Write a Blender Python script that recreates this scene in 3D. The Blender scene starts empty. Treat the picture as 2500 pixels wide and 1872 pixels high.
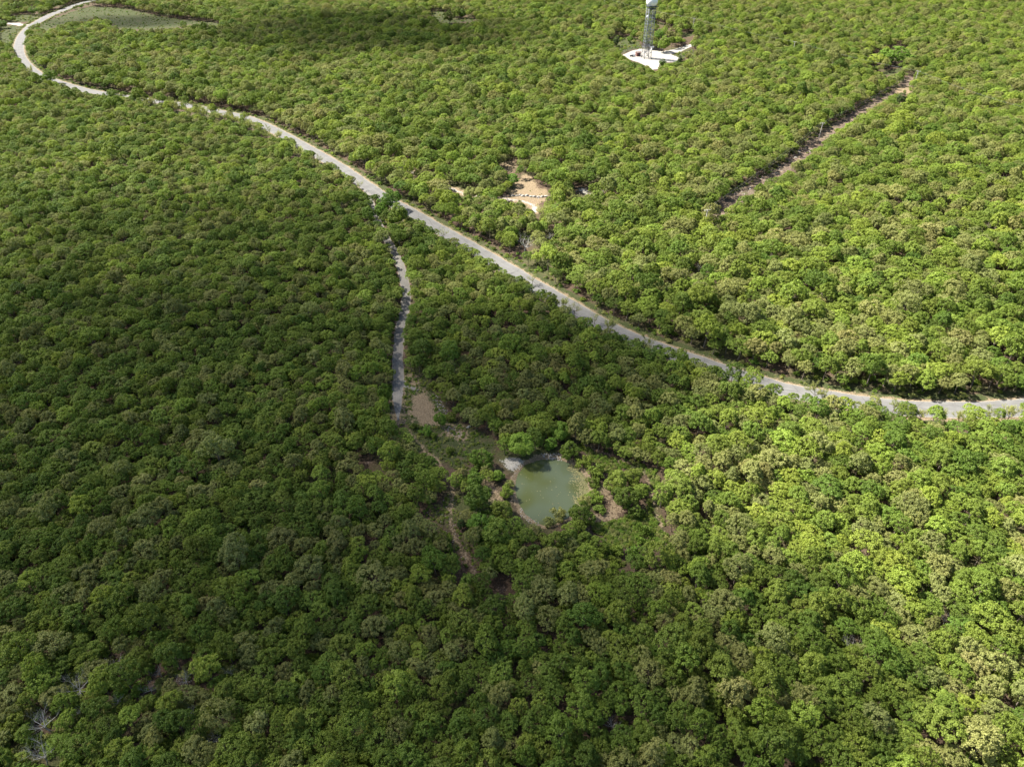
import bpy, math, random
import numpy as np
from math import radians, sin, cos, pi, sqrt
from mathutils import Vector, Matrix

random.seed(7)
RNG = np.random.default_rng(11)
SC = bpy.context.scene
COL = SC.collection

# ------------------------------------------------------------------ camera
CAM_H = 118.0
PITCH = radians(36.4)          # below the horizon
F = 1734.0                     # focal length in photograph pixels (2500 wide)
CX, CY = 1250.0, 936.0
cam_data = bpy.data.cameras.new('camera')
cam_data.sensor_width = 36.0
cam_data.lens = F / 2500.0 * 36.0
cam_data.clip_start = 1.0
cam_data.clip_end = 20000.0
cam = bpy.data.objects.new('camera', cam_data)
COL.objects.link(cam)
cam.location = (0, 0, CAM_H)
cam.rotation_euler = (radians(90) - PITCH, 0, 0)
SC.camera = cam

# ------------------------------------------------------------------ light
SUN_EL = radians(50)
SUN_AZ = radians(-66)          # from +Y towards -X (sun stands to the left, a little beyond)
SUN_DIR = Vector((sin(SUN_AZ) * cos(SUN_EL), cos(SUN_AZ) * cos(SUN_EL), sin(SUN_EL)))
world = bpy.data.worlds.new('World')
SC.world = world
world.use_nodes = True
wn = world.node_tree.nodes
sky = wn.new('ShaderNodeTexSky')
sky.sky_type = 'NISHITA'
sky.sun_disc = False
sky.sun_elevation = SUN_EL
sky.sun_rotation = SUN_AZ
sky.air_density = 1.0
sky.dust_density = 2.0
world.node_tree.links.new(sky.outputs[0], wn['Background'].inputs[0])
wn['Background'].inputs[1].default_value = 0.06
sun_data = bpy.data.lights.new('sun', 'SUN')
sun_data.energy = 5.0
sun_data.angle = radians(0.5)
sun_data.color = (1.0, 0.955, 0.88)
sun = bpy.data.objects.new('sun', sun_data)
COL.objects.link(sun)
sun.rotation_euler = SUN_DIR.to_track_quat('Z', 'Y').to_euler()
SC.view_settings.view_transform = 'Standard'
SC.view_settings.look = 'None'
SC.view_settings.exposure = 1.72
SC.view_settings.gamma = 1.0
SC.cycles.max_bounces = 6
SC.cycles.diffuse_bounces = 3
SC.cycles.glossy_bounces = 2
SC.cycles.transmission_bounces = 4
SC.cycles.transparent_max_bounces = 8
SC.cycles.use_denoising = True

# ------------------------------------------------------------------ ground shape, pixel <-> ground
def sstep(a, b, x):
    t = np.clip((x - a) / (b - a), 0, 1)
    return t * t * (3 - 2 * t)

def height(x, y):
    """Gentle swells of the hilltop (metres); works on arrays."""
    x = np.asarray(x, float); y = np.asarray(y, float)
    a = sstep(150, 420, y)
    return a * (1.6 * np.sin(x / 71 + 1.1) * np.sin(y / 63) + 2.6 * np.sin(x / 190 + .5) * np.cos(y / 150))

def ground(px, py, z=0.0):
    """World point where the ray through photograph pixel (px, py) is z metres above the ground."""
    u, v = px - CX, py - CY
    dy = F * cos(PITCH) - v * sin(PITCH)
    dz = -(F * sin(PITCH) + v * cos(PITCH))
    h = 0.0
    for _ in range(8):
        t = (h + z - CAM_H) / dz
        x, y = u * t, dy * t
        h = float(height(x, y))
    return Vector((x, y, h))

def to_px(x, y, z):
    x = np.asarray(x, float); y = np.asarray(y, float); zz = np.asarray(z, float) - CAM_H
    depth = y * cos(PITCH) - zz * sin(PITCH)
    up = y * sin(PITCH) + zz * cos(PITCH)
    return CX + F * x / depth, CY - F * up / depth, depth

# ------------------------------------------------------------------ object helpers
def tag(o, label=None, cat=None, group=None, kind=None):
    if label: o['label'] = label
    if cat: o['category'] = cat
    if group: o['group'] = group
    if kind: o['kind'] = kind
    return o

def empty(name, loc, rz=0.0, scale=1.0):
    o = bpy.data.objects.new(name, None)
    o.empty_display_size = 0.5
    o.location = loc
    o.rotation_euler = (0, 0, rz)
    o.scale = scale if isinstance(scale, (tuple, list)) else (scale,) * 3
    COL.objects.link(o)
    return o

def link_mesh(name, me, parent=None):
    o = bpy.data.objects.new(name, me)
    if parent: o.parent = parent
    COL.objects.link(o)
    return o

class MB:
    """Collects shapes of ONE mesh."""
    def __init__(self): self.v = []; self.f = []
    def box(self, c, s, rz=0.0, rot=None):
        n = len(self.v)
        R = rot if rot is not None else Matrix.Rotation(rz, 3, 'Z')
        for sx in (-.5, .5):
            for sy in (-.5, .5):
                for sz in (-.5, .5):
                    self.v.append(tuple(Vector(c) + R @ Vector((sx * s[0], sy * s[1], sz * s[2]))))
        for q in ((0, 1, 3, 2), (4, 6, 7, 5), (0, 4, 5, 1), (2, 3, 7, 6), (0, 2, 6, 4), (1, 5, 7, 3)):
            self.f.append(tuple(n + i for i in q))
    def tube(self, p0, p1, r0, r1=None, n=6, caps=True):
        p0, p1 = Vector(p0), Vector(p1)
        r1 = r0 if r1 is None else r1
        d = (p1 - p0)
        if d.length < 1e-6: return
        d.normalize()
        a = d.orthogonal().normalized(); b = d.cross(a)
        k = len(self.v)
        for p, r in ((p0, r0), (p1, r1)):
            for i in range(n):
                t = 2 * pi * i / n
                self.v.append(tuple(p + (a * cos(t) + b * sin(t)) * r))
        for i in range(n):
            j = (i + 1) % n
            self.f.append((k + i, k + j, k + n + j, k + n + i))
        if caps:
            self.f.append(tuple(k + n - 1 - i for i in range(n)))
            self.f.append(tuple(k + n + i for i in range(n)))
    def mesh(self, name, m=None, smooth=False):
        me = bpy.data.meshes.new(name)
        me.from_pydata(self.v, [], self.f)
        if m: me.materials.append(m)
        if smooth: me.shade_smooth()
        me.update()
        return me
    def build(self, name, m, parent=None, smooth=False):
        return link_mesh(name, self.mesh(name, m, smooth), parent)

def quads_mesh(name, verts, mat_, k=4):
    """verts: (N*k, 3) array, one k-gon per k verts."""
    n = len(verts) // k
    me = bpy.data.meshes.new(name)
    me.vertices.add(n * k)
    me.vertices.foreach_set('co', verts.astype(np.float32).ravel())
    me.loops.add(n * k)
    me.loops.foreach_set('vertex_index', np.arange(n * k, dtype=np.int32))
    me.polygons.add(n)
    me.polygons.foreach_set('loop_start', np.arange(0, n * k, k, dtype=np.int32))
    me.update(calc_edges=True)
    me.materials.append(mat_)
    return me

# ------------------------------------------------------------------ materials
def new_mat(name):
    m = bpy.data.materials.new(name)
    m.use_nodes = True
    nt = m.node_tree
    b = nt.nodes['Principled BSDF']
    return m, nt, b

def mix_rgb(nt, fac, a, b, blend='MIX'):
    n = nt.nodes.new('ShaderNodeMix'); n.data_type = 'RGBA'; n.blend_type = blend
    for sock, val in ((n.inputs[0], fac), (n.inputs[6], a), (n.inputs[7], b)):
        if hasattr(val, 'links') or isinstance(val, bpy.types.NodeSocket): nt.links.new(val, sock)
        else: sock.default_value = val if not isinstance(val, tuple) else (val + (1,))[:4]
    return n.outputs[2]

def noise(nt, scale, detail=4, rough=.55, coord='Object', dist=0.0):
    tc = nt.nodes.new('ShaderNodeTexCoord') if coord != 'pos' else nt.nodes.new('ShaderNodeNewGeometry')
    n = nt.nodes.new('ShaderNodeTexNoise')
    n.inputs['Scale'].default_value = scale; n.inputs['Detail'].default_value = detail
    n.inputs['Roughness'].default_value = rough; n.inputs['Distortion'].default_value = dist
    nt.links.new(tc.outputs['Position' if coord == 'pos' else coord], n.inputs['Vector'])
    return n.outputs[0]

def ramp(nt, val, lo, hi, a=0.0, b=1.0):
    n = nt.nodes.new('ShaderNodeMapRange'); n.interpolation_type = 'SMOOTHSTEP'
    n.inputs[1].default_value = lo; n.inputs[2].default_value = hi
    n.inputs[3].default_value = a; n.inputs[4].default_value = b
    nt.links.new(val, n.inputs[0])
    return n.outputs[0]

def math_(nt, op, a, b=None):
    n = nt.nodes.new('ShaderNodeMath'); n.operation = op
    for i, v in enumerate((a, b)):
        if v is None: continue
        if isinstance(v, bpy.types.NodeSocket): nt.links.new(v, n.inputs[i])
        else: n.inputs[i].default_value = v
    return n.outputs[0]

def plain(name, col, rough=.7, metal=0.0, var=.25, nscale=1.5):
    m, nt, b = new_mat(name)
    n = noise(nt, nscale, 5)
    c = tuple(col)
    dk = tuple(x * (1 - var) for x in c); lt = tuple(min(1, x * (1 + var)) for x in c)
    nt.links.new(mix_rgb(nt, ramp(nt, n, .3, .7), dk, lt), b.inputs['Base Color'])
    b.inputs['Roughness'].default_value = rough
    b.inputs['Metallic'].default_value = metal
    return m

def leaf_mat(name, ca, cb, trans=.26):
    """Leaves: colour varies from tree to tree (Object Info) and from leaf clump to leaf clump."""
    m, nt, b = new_mat(name)
    oi = nt.nodes.new('ShaderNodeObjectInfo')
    n = noise(nt, .9, 3, .6)
    rnd = oi.outputs['Random']
    f = math_(nt, 'ADD', math_(nt, 'MULTIPLY', rnd, .65), math_(nt, 'MULTIPLY', n, .45))
    col = mix_rgb(nt, ramp(nt, f, .15, .9), ca, cb)
    r2 = math_(nt, 'FRACT', math_(nt, 'MULTIPLY', rnd, 17.31))
    hsv = nt.nodes.new('ShaderNodeHueSaturation')
    nt.links.new(col, hsv.inputs['Color'])
    nt.links.new(math_(nt, 'ADD', math_(nt, 'MULTIPLY', r2, .024), .479), hsv.inputs['Hue'])
    n2 = noise(nt, 5.0, 2, .6)
    val = math_(nt, 'ADD', math_(nt, 'MULTIPLY', math_(nt, 'FRACT', math_(nt, 'MULTIPLY', rnd, 7.7)), .26), .72)
    val = math_(nt, 'MULTIPLY', val, ramp(nt, n2, .25, .75, .68, 1.32))
    nt.links.new(val, hsv.inputs['Value'])
    nt.links.new(hsv.outputs[0], b.inputs['Base Color'])
    b.inputs['Roughness'].default_value = .6
    b.inputs['Specular IOR Level'].default_value = .22
    tr = nt.nodes.new('ShaderNodeBsdfTranslucent')
    nt.links.new(mix_rgb(nt, 1.0, hsv.outputs[0], (1.15, 1.25, .6), 'MULTIPLY'), tr.inputs[0])
    mx = nt.nodes.new('ShaderNodeMixShader'); mx.inputs[0].default_value = trans
    nt.links.new(b.outputs[0], mx.inputs[1]); nt.links.new(tr.outputs[0], mx.inputs[2])
    nt.links.new(mx.outputs[0], nt.nodes['Material Output'].inputs[0])
    return m

LEAF = {
    'deep': leaf_mat('leaf_deep_green', (0.105, 0.175, 0.024), (0.15, 0.23, 0.032)),
    'mid': leaf_mat('leaf_mid_green', (0.15, 0.222, 0.03), (0.205, 0.285, 0.044)),
    'olive': leaf_mat('leaf_olive', (0.205, 0.235, 0.065), (0.27, 0.30, 0.09)),
    'yellow': leaf_mat('leaf_yellow_green', (0.2, 0.28, 0.036), (0.275, 0.365, 0.055)),
    'tan': leaf_mat('leaf_tan_olive', (0.225, 0.238, 0.068), (0.3, 0.305, 0.095)),
    'fresh': leaf_mat('leaf_fresh_green', (0.135, 0.245, 0.03), (0.19, 0.325, 0.046)),
    'pale': leaf_mat('leaf_pale', (0.3, 0.33, 0.1), (0.39, 0.42, 0.13)),
    'cedar': leaf_mat('leaf_cedar', (0.05, 0.09, 0.02), (0.07, 0.12, 0.026), .15),
}
M_BARK = plain('bark', (.16, .13, .10), .9, nscale=4)
M_DEAD = plain('dead_wood', (.40, .385, .35), .8, nscale=3)
M_STEEL = plain('galvanised_steel', (.20, .21, .23), .5, .3, nscale=.8)
M_STEELD = plain('dark_steel', (.06, .065, .075), .5, .2, nscale=.8)
M_WHITE = plain('white_paint', (.82, .82, .82), .45, var=.05, nscale=.5)
M_POLE = plain('weathered_pole', (.30, .275, .245), .85, nscale=2)
M_WIRE = plain('cable', (.2, .2, .2), .6, .0)
M_ROCK = plain('pale_rock', (.30, .28, .245), .9, nscale=2.2)
M_RUST = plain('red_brown_wall', (.13, .055, .045), .8, nscale=2)
M_ROOF = plain('brown_roof', (.20, .15, .13), .8, nscale=2)

# ------------------------------------------------------------------ places traced from the photograph
ROAD = [(330, -18), (262, -4), (198, 8.5), (158, 24), (121.5, 38), (93, 54), (71, 68), (54.5, 88), (46.6, 110), (46.6, 130), (56.5, 150),
        (76, 170), (99, 186.5), (133, 199), (170, 210.5), (212, 222), (254, 229), (297, 236), (367, 246), (446, 256),
        (525, 272), (593, 286), (635, 302), (667, 317), (710, 340), (749, 362), (786, 383), (823, 405), (860, 429.5), (874, 440), (908, 463),
        (950, 491), (1006.5, 521.5), (1049, 547), (1094, 572), (1148, 603), (1204, 636), (1250, 663), (1292, 690),
        (1335, 714), (1377, 739), (1419.5, 764), (1462, 789), (1504, 810), (1555, 832), (1600, 849), (1655, 868), (1710, 887),
        (1755, 903), (1810, 920), (1860, 936), (1917, 953), (1960, 961.7), (2044, 974.4), (2101, 984.3), (2157, 991.4),
        (2228, 998), (2327, 1000), (2412, 1000), (2500, 994), (2600, 980), (2720, 960)]
# stretches of the road that can be seen: (first px x, last px x, half width in px of what shows)
ROAD_SEEN = [(40, 262, 1.0), (300, 312, .6), (640, 700, .45), (735, 770, .5), (805, 935, 1.0), (990, 1150, .8), (1175, 1275, .75),
             (1285, 1345, .7), (1360, 1540, .75), (1570, 1596, .5), (1690, 1735, .6), (1750, 1785, .4), (1862, 1960, .6),
             (2025, 2095, .5), (2165, 2195, .3), (2230, 2380, .2)]
TRACK = [(893, 452), (900, 478), (904, 495), (910, 513), (922, 541), (933, 564), (947, 589), (961, 612), (975, 643), (984, 671), (989.5, 699.5), (993, 725),
         (989.5, 753), (982.5, 776), (976, 807), (974, 838), (971, 868), (971, 886), (973, 922), (970.5, 959), (970.5, 995), (971, 1026)]
TRACK_SEEN = [(900, 600, 640, .5), (900, 640, 760, 1.0), (900, 760, 1030, 1.25)]
CUT = [(1725, 545), (1742, 530), (1782, 498), (1815, 474), (1849, 449), (1904, 419), (1949, 385), (1993, 345), (2040, 312), (2085, 284),
       (2122, 259), (2160, 237), (2190, 222), (2215, 205), (2225, 190)]
CUT_HALF = [4, 5, 9, 9, 10, 9, 10, 10, 9, 8, 6.5, 5.5, 6, 9, 5]

SEEN_POLYS = {      # ground that must stay open to view, by what covers it
    'clearing': [(978, 900), (990, 905), (1020, 912), (1040, 925), (1050, 940), (1064, 962), (1072, 985), (1095, 1008), (1100, 1030),
                 (1130, 1040), (1160, 1048), (1195, 1062), (1212, 1078), (1205, 1100), (1200, 1125), (1170, 1100), (1150, 1110), (1140, 1145),
                 (1120, 1150), (1085, 1130), (1050, 1105), (1028, 1082), (1012, 1062), (1003, 1045), (965, 1032), (958, 1000)],
    'pond_w': [(1255, 1173), (1262, 1150), (1280, 1130), (1305, 1119), (1335, 1113), (1365, 1114), (1395, 1122), (1418, 1137), (1434, 1160), (1442, 1190),
             (1440, 1215), (1424, 1235), (1405, 1250), (1385, 1266), (1355, 1279), (1331, 1285), (1305, 1276), (1276, 1256), (1262, 1228), (1254, 1200)],
    'sand': [(1466, 1188), (1478, 1192), (1492, 1212), (1506, 1232), (1510, 1242), (1500, 1258), (1484, 1270), (1445, 1271), (1443, 1263), (1476, 1254), (1488, 1240), (1482, 1226), (1466, 1204)],
    'scrub': [(1445, 1276), (1480, 1280), (1530, 1262), (1575, 1250), (1590, 1215), (1598, 1240), (1612, 1270), (1628, 1305), (1615, 1330), (1575, 1325), (1530, 1330),
              (1500, 1345), (1520, 1380), (1500, 1382), (1475, 1350), (1480, 1310), (1450, 1295)],
    'scrub2': [(1410, 1083), (1440, 1096), (1490, 1118), (1545, 1128), (1600, 1150), (1612, 1185), (1592, 1190), (1578, 1160), (1520, 1140), (1480, 1150), (1455, 1130)],
    'rockpatch': [(1218, 1126), (1238, 1116), (1264, 1120), (1280, 1124), (1262, 1148), (1250, 1162), (1242, 1148)],
    'ridge': [(1103, 1200), (1118, 1205), (1112, 1240), (1122, 1262), (1118, 1300), (1138, 1330), (1150, 1360), (1166, 1396), (1148, 1398), (1130, 1360), (1108, 1320),
              (1075, 1282), (1042, 1262), (1036, 1240), (1075, 1232)],
    'ridge2': [(1186, 1176), (1196, 1172), (1222, 1215), (1224, 1232), (1212, 1226)],
    'brown_spot': [(1205, 1418), (1240, 1415), (1250, 1440), (1225, 1452), (1205, 1445)],
    'brown_spot2': [(873, 1118), (915, 1120), (918, 1135), (885, 1142)],
    'camp': [(1246, 482), (1252, 455), (1268, 440), (1280, 425), (1295, 425), (1302, 440), (1312, 455), (1336, 466), (1337, 486), (1308, 502), (1303, 512),
             (1285, 500), (1248, 492)],
    'camp2': [(1404, 456), (1440, 456), (1450, 468), (1430, 480), (1405, 468)],
    'camp3': [(1222, 400), (1245, 395), (1262, 405), (1250, 420), (1226, 416)],
    'dirt_lane': [(1098, 452), (1130, 462), (1142, 474), (1120, 476), (1100, 464)],
    'dirt_lane2': [(990, 412), (1008, 420), (1002, 426), (988, 418)],
    'pad': [(1519, 135), (1541, 125), (1565, 119), (1592, 121), (1617, 126), (1641, 122), (1679, 110), (1686, 114), (1663, 126), (1637, 133), (1660, 142),
            (1650, 152), (1630, 152), (1610, 157), (1607, 168), (1592, 171), (1576, 161), (1561, 153), (1541, 147)],
    'tower_brush': [(1488, 96), (1508, 88), (1528, 92), (1560, 102), (1568, 116), (1540, 121), (1518, 131), (1508, 118), (1500, 106)],
    'tower_brush2': [(1640, 134), (1665, 128), (1690, 118), (1698, 124), (1675, 136), (1668, 148), (1655, 140)],
    'pad_road': [(1596, 50), (1625, 58), (1628, 62), (1598, 58)],
    'lane_far': [(1682, 78), (1692, 76), (1690, 88), (1668, 92), (1665, 84)],
    'meadow': [(96, 68), (112, 55), (135, 45), (180, 28), (225, 16), (297, 20), (376, 37), (440, 48), (537, 57), (531, 62), (463, 60), (424, 68), (330, 72), (283, 68),
               (262, 48), (230, 42), (215, 52), (180, 52), (140, 62), (108, 74)],
    'meadow_left': [(0, 66), (18, 62), (44, 66), (36, 85), (28, 108), (16, 108), (0, 100)],
    'meadow_top': [(30, 38), (62, 36), (100, 34), (75, 52), (48, 55), (36, 50)],
    'top_gap': [(1049, 27), (1085, 28), (1090, 50), (1130, 46), (1165, 46), (1150, 54), (1085, 56), (1065, 48)],
    'junction': [(2142, 180), (2165, 172), (2200, 165), (2206, 170), (2180, 183), (2160, 184)],
    'pole_glade': [(2182, 215), (2195, 207), (2226, 214), (2224, 228), (2212, 232), (2190, 226)],
    'left_lane': [(17, 56), (50, 56), (50, 64), (17, 59)],
}
W2, H2 = 1250, 936     # visibility raster, half size
MASK = np.zeros((H2, W2), bool)
def paint_poly(pts):
    p = np.array(pts, float) / 2
    x0, x1 = int(max(0, p[:, 0].min())), int(min(W2 - 1, p[:, 0].max() + 1))
    y0, y1 = int(max(0, p[:, 1].min())), int(min(H2 - 1, p[:, 1].max() + 1))
    if x1 <= x0 or y1 <= y0: return
    X, Y = np.meshgrid(np.arange(x0, x1 + 1) + .5, np.arange(y0, y1 + 1) + .5)
    ins = np.zeros(X.shape, bool)
    for i in range(len(p)):
        ax, ay = p[i]; bx, by = p[(i + 1) % len(p)]
        c = ((ay > Y) != (by > Y)) & (X < (bx - ax) * (Y - ay) / (by - ay + 1e-9) + ax)
        ins ^= c
    MASK[y0:y1 + 1, x0:x1 + 1] |= ins
def paint_disc(px, py, r):
    px, py, r = px / 2, py / 2, r / 2
    x0, x1, y0, y1 = int(px - r - 1), int(px + r + 2), int(py - r - 1), int(py + r + 2)
    x0, y0 = max(0, x0), max(0, y0); x1, y1 = min(W2, x1), min(H2, y1)
    if x1 <= x0 or y1 <= y0: return
    X, Y = np.meshgrid(np.arange(x0, x1) + .5, np.arange(y0, y1) + .5)
    MASK[y0:y1, x0:x1] |= (X - px) ** 2 + (Y - py) ** 2 <= r * r
for pts in SEEN_POLYS.values(): paint_poly(pts)
MASK_OPEN = MASK.copy()      # open ground keeps even the crown edges out; roads let them overhang

def dense(pts, n=12):
    out = []
    for i in range(len(pts) - 1):
        for k in range(n):
            t = k / n
            out.append(tuple(np.array(pts[i]) * (1 - t) + np.array(pts[i + 1]) * t))
    out.append(pts[-1])
    return out

def px_scale(px, py):
    """pixels per metre at the ground under a pixel"""
    g = ground(px, py)
    return F / to_px(g.x, g.y, g.z)[2]
ROAD_HALF = 3.6
for a, b in dense(ROAD):
    for x0, x1, w in ROAD_SEEN:
        if x0 <= a <= x1 and b > -5:
            paint_disc(a, b - ROAD_HALF * .22 * px_scale(a, b), max(2, w * ROAD_HALF * .34 * px_scale(a, b)))
for a, b in dense(TRACK):
    for _, y0, y1, w in TRACK_SEEN:
        if y0 <= b <= y1:
            paint_disc(a, b, w * 1.0 * px_scale(a, b))
for i, (a, b) in enumerate(dense(CUT)):
    k = min(i / 12, len(CUT) - 1); j = int(k)
    w = CUT_HALF[j] + (CUT_HALF[min(j + 1, len(CUT) - 1)] - CUT_HALF[j]) * (k - j)
    paint_disc(a, b, w * .8)

def world_line(pts):
    P = [ground(*p).xy for p in pts]
    # Catmull-Rom, about every 2 m
    out = []
    for i in range(len(P) - 1):
        p0, p1, p2, p3 = P[max(i - 1, 0)], P[i], P[i + 1], P[min(i + 2, len(P) - 1)]
        n = max(2, int((p2 - p1).length / 2.0))
        for k in range(n):
            t = k / n
            out.append(.5 * ((2 * p1) + (p2 - p0) * t + (2 * p0 - 5 * p1 + 4 * p2 - p3) * t * t + (3 * p1 - p0 - 3 * p2 + p3) * t ** 3))
    out.append(P[-1])
    A = np.array([tuple(p) for p in out])
    for _ in range(3):
        A[1:-1] = (A[:-2] + 2 * A[1:-1] + A[2:]) / 4
    return A
ROAD_W = world_line(ROAD)
TRACK_W = world_line(TRACK)
CUT_W = world_line(CUT)
LANE_W = world_line([(905, 395), (950, 402), (992, 414), (1030, 432), (1080, 452), (1120, 468), (1142, 476), (1200, 484), (1246, 487), (1280, 492), (1306, 503), (1306, 518)])
PADLANE_W = world_line([(1592, 146), (1615, 138), (1640, 128), (1682, 113), (1720, 100), (1760, 92)])
LEFTLANE_W = world_line([(82, 62), (60, 61), (40, 59), (17, 57.5), (-20, 57)])
TRAIL_W = world_line([(984, 1040), (1003, 1052), (1017, 1075), (1035, 1098), (1052, 1112), (1075, 1130), (1095, 1165), (1108, 1205), (1095, 1260), (1112, 1310), (1132, 1345), (1148, 1378), (1158, 1400)])
PTRAIL_W = world_line([(1405, 1070), (1430, 1088), (1480, 1108), (1535, 1128), (1575, 1155), (1592, 1200), (1600, 1260), (1625, 1300)])

def line_dist(X, Y, L):
    """distance of points to a polyline (vertices every ~2 m are close enough), chunked"""
    X = np.ravel(X); Y = np.ravel(Y)
    out = np.full(X.shape, 1e9)
    x0, y0 = L.min(0) - 40; x1, y1 = L.max(0) + 40
    idx = np.nonzero((X > x0) & (X < x1) & (Y > y0) & (Y < y1))[0]
    for s in range(0, len(idx), 4000):
        k = idx[s:s + 4000]
        d = np.full(len(k), 1e9)
        A, B = L[:-1], L[1:]
        D = B - A; LL = (D ** 2).sum(1) + 1e-9
        t = np.clip(((X[k, None] - A[:, 0]) * D[:, 0] + (Y[k, None] - A[:, 1]) * D[:, 1]) / LL, 0, 1)
        qx = A[:, 0] + t * D[:, 0] - X[k, None]; qy = A[:, 1] + t * D[:, 1] - Y[k, None]
        d = np.sqrt((qx ** 2 + qy ** 2).min(1))
        out[k] = d
    return out

def poly_sd(X, Y, pts, lim=14.0):
    """signed distance (positive inside) of ground points to a traced outline, world metres"""
    P = np.array([tuple(ground(*p).xy) for p in pts])
    X = np.ravel(X); Y = np.ravel(Y)
    out = np.full(X.shape, -1e9)
    x0, y0 = P.min(0) - lim; x1, y1 = P.max(0) + lim
    k = np.nonzero((X > x0) & (X < x1) & (Y > y0) & (Y < y1))[0]
    if len(k) == 0: return out
    d = np.full(len(k), 1e9); ins = np.zeros(len(k), bool)
    for i in range(len(P)):
        a, b = P[i], P[(i + 1) % len(P)]
        D = b - a
        t = np.clip(((X[k] - a[0]) * D[0] + (Y[k] - a[1]) * D[1]) / ((D ** 2).sum() + 1e-9), 0, 1)
        d = np.minimum(d, np.hypot(a[0] + t * D[0] - X[k], a[1] + t * D[1] - Y[k]))
        ins ^= ((a[1] > Y[k]) != (b[1] > Y[k])) & (X[k] < (b[0] - a[0]) * (Y[k] - a[1]) / (b[1] - a[1] + 1e-12) + a[0])
    out[k] = np.where(ins, d, -d)
    return out

POND_PX = [(1255, 1173), (1262, 1150), (1280, 1130), (1305, 1120), (1335, 1115), (1365, 1117), (1395, 1126), (1418, 1141), (1434, 1163), (1441, 1190),
           (1439, 1215), (1424, 1237), (1405, 1252), (1385, 1266), (1355, 1279), (1331, 1283), (1305, 1273), (1279, 1253), (1264, 1228), (1255, 1200)]
POND_C = ground(1345, 1198)

def full_height(X, Y):
    """height() plus the basin of the pond"""
    X = np.asarray(X, float); Y = np.asarray(Y, float)
    sd = poly_sd(X, Y, POND_PX, 12).reshape(X.shape)
    h = height(X, Y)
    dig = -1.5 * sstep(-.9, 3.0, sd)
    lip = .35 * sstep(-6, -2.2, sd) * (1 - sstep(-1.6, -.4, sd))
    return h + dig + lip

# ------------------------------------------------------------------ ground sheet
ys = [-3000, -800, -200, -60, 0, 25]
y = 38.0
while y < 960:
    ys.append(y); y += max(.7, .0052 * y)
ys += [1000, 1100, 1300, 1700, 2500, 4000, 7000]
xs = [0.0]; x = 0.0
while x < 640:
    x += min(2.6, max(.8, .012 * abs(x))); xs.append(x)
xs += [700, 800, 1000, 1500, 2500, 5000]
xs = [-a for a in xs[:0:-1]] + xs
XX, YY = np.meshgrid(np.array(xs), np.array(ys))
ZZ = full_height(XX, YY)
jit = RNG.random(XX.shape) * .10
ZZ = ZZ + jit - .10
nx, ny = len(xs), len(ys)
me = bpy.data.meshes.new('ground')
me.vertices.add(nx * ny)
me.vertices.foreach_set('co', np.stack([XX, YY, ZZ], -1).astype(np.float32).ravel())
I, J = np.meshgrid(np.arange(nx - 1), np.arange(ny - 1))
q = (J * nx + I).ravel()
Q = np.stack([q, q + 1, q + 1 + nx, q + nx], 1).astype(np.int32)
me.loops.add(Q.size); me.loops.foreach_set('vertex_index', Q.ravel())
me.polygons.add(len(Q)); me.polygons.foreach_set('loop_start', np.arange(0, Q.size, 4, dtype=np.int32))
me.update(calc_edges=True)
me.shade_smooth()
Xf, Yf = XX.ravel(), YY.ravel()
def soft(sd, w): return np.clip(.5 + sd / (2 * w), 0, 1)
def sdmax(names, w):
    s = np.zeros(Xf.shape)
    for n in names: s = np.maximum(s, soft(poly_sd(Xf, Yf, SEEN_POLYS[n] if isinstance(n, str) else n), w))
    return s
DR = line_dist(Xf, Yf, ROAD_W); DT = line_dist(Xf, Yf, TRACK_W); DC = line_dist(Xf, Yf, CUT_W)
DL = line_dist(Xf, Yf, LANE_W); DTR = line_dist(Xf, Yf, TRAIL_W); DPT = line_dist(Xf, Yf, PTRAIL_W)
psd = poly_sd(Xf, Yf, POND_PX)
burnt = [(1003, 970), (1018, 955), (1040, 958), (1056, 980), (1064, 1005), (1078, 1030), (1055, 1040), (1022, 1035), (1003, 1010)]
tan = np.maximum.reduce([
    sdmax(['sand', 'ridge2', 'camp', 'camp3', 'pole_glade', 'dirt_lane', 'dirt_lane2', burnt,
           [(985, 905), (1000, 915), (1020, 935), (1018, 948), (1000, 945), (988, 930)],
           [(1075, 1040), (1110, 1035), (1140, 1055), (1150, 1075), (1120, 1078), (1090, 1062)],
           [(1395, 1288), (1420, 1282), (1430, 1292), (1405, 1300)]], 3.2),
    soft(4.7 - DR, 1.2) * .75, soft(2.2 - DT, 1.0) * .55, soft(2.0 - DL, 1.0), soft(.7 - DTR, 1.0) * .7, soft(.7 - DPT, 1.2) * .6,
    soft(4.5 - DC, 3.5) * .36, soft(psd + 1.1, .7) * .8])
grass = np.maximum.reduce([
    sdmax(['clearing', 'scrub', 'scrub2', 'meadow', 'meadow_left', 'meadow_top', 'junction', 'top_gap', 'lane_far', 'pad_road', 'tower_brush', 'tower_brush2'], 3.5),
    sdmax(['pad'], 6) * .9, soft(7.0 - DR, 1.6) * .95, soft(3 - DC, 3.0) * .5, sdmax(['ridge'], 2.5) * .55])
gravel = np.maximum.reduce([sdmax(['pad', 'left_lane'], .8), sdmax(['rockpatch'], 1.6) * .85, soft(1.7 - line_dist(Xf, Yf, PADLANE_W), .7) if False else soft(2.6 - line_dist(Xf, Yf, PADLANE_W), .8),
                            soft(2.1 - line_dist(Xf, Yf, LEFTLANE_W), .6), soft(1.3 - DL, .9) * .68, sdmax(['camp2'], 2) * .5, soft(.3 - DTR, .7) * .5])
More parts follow.
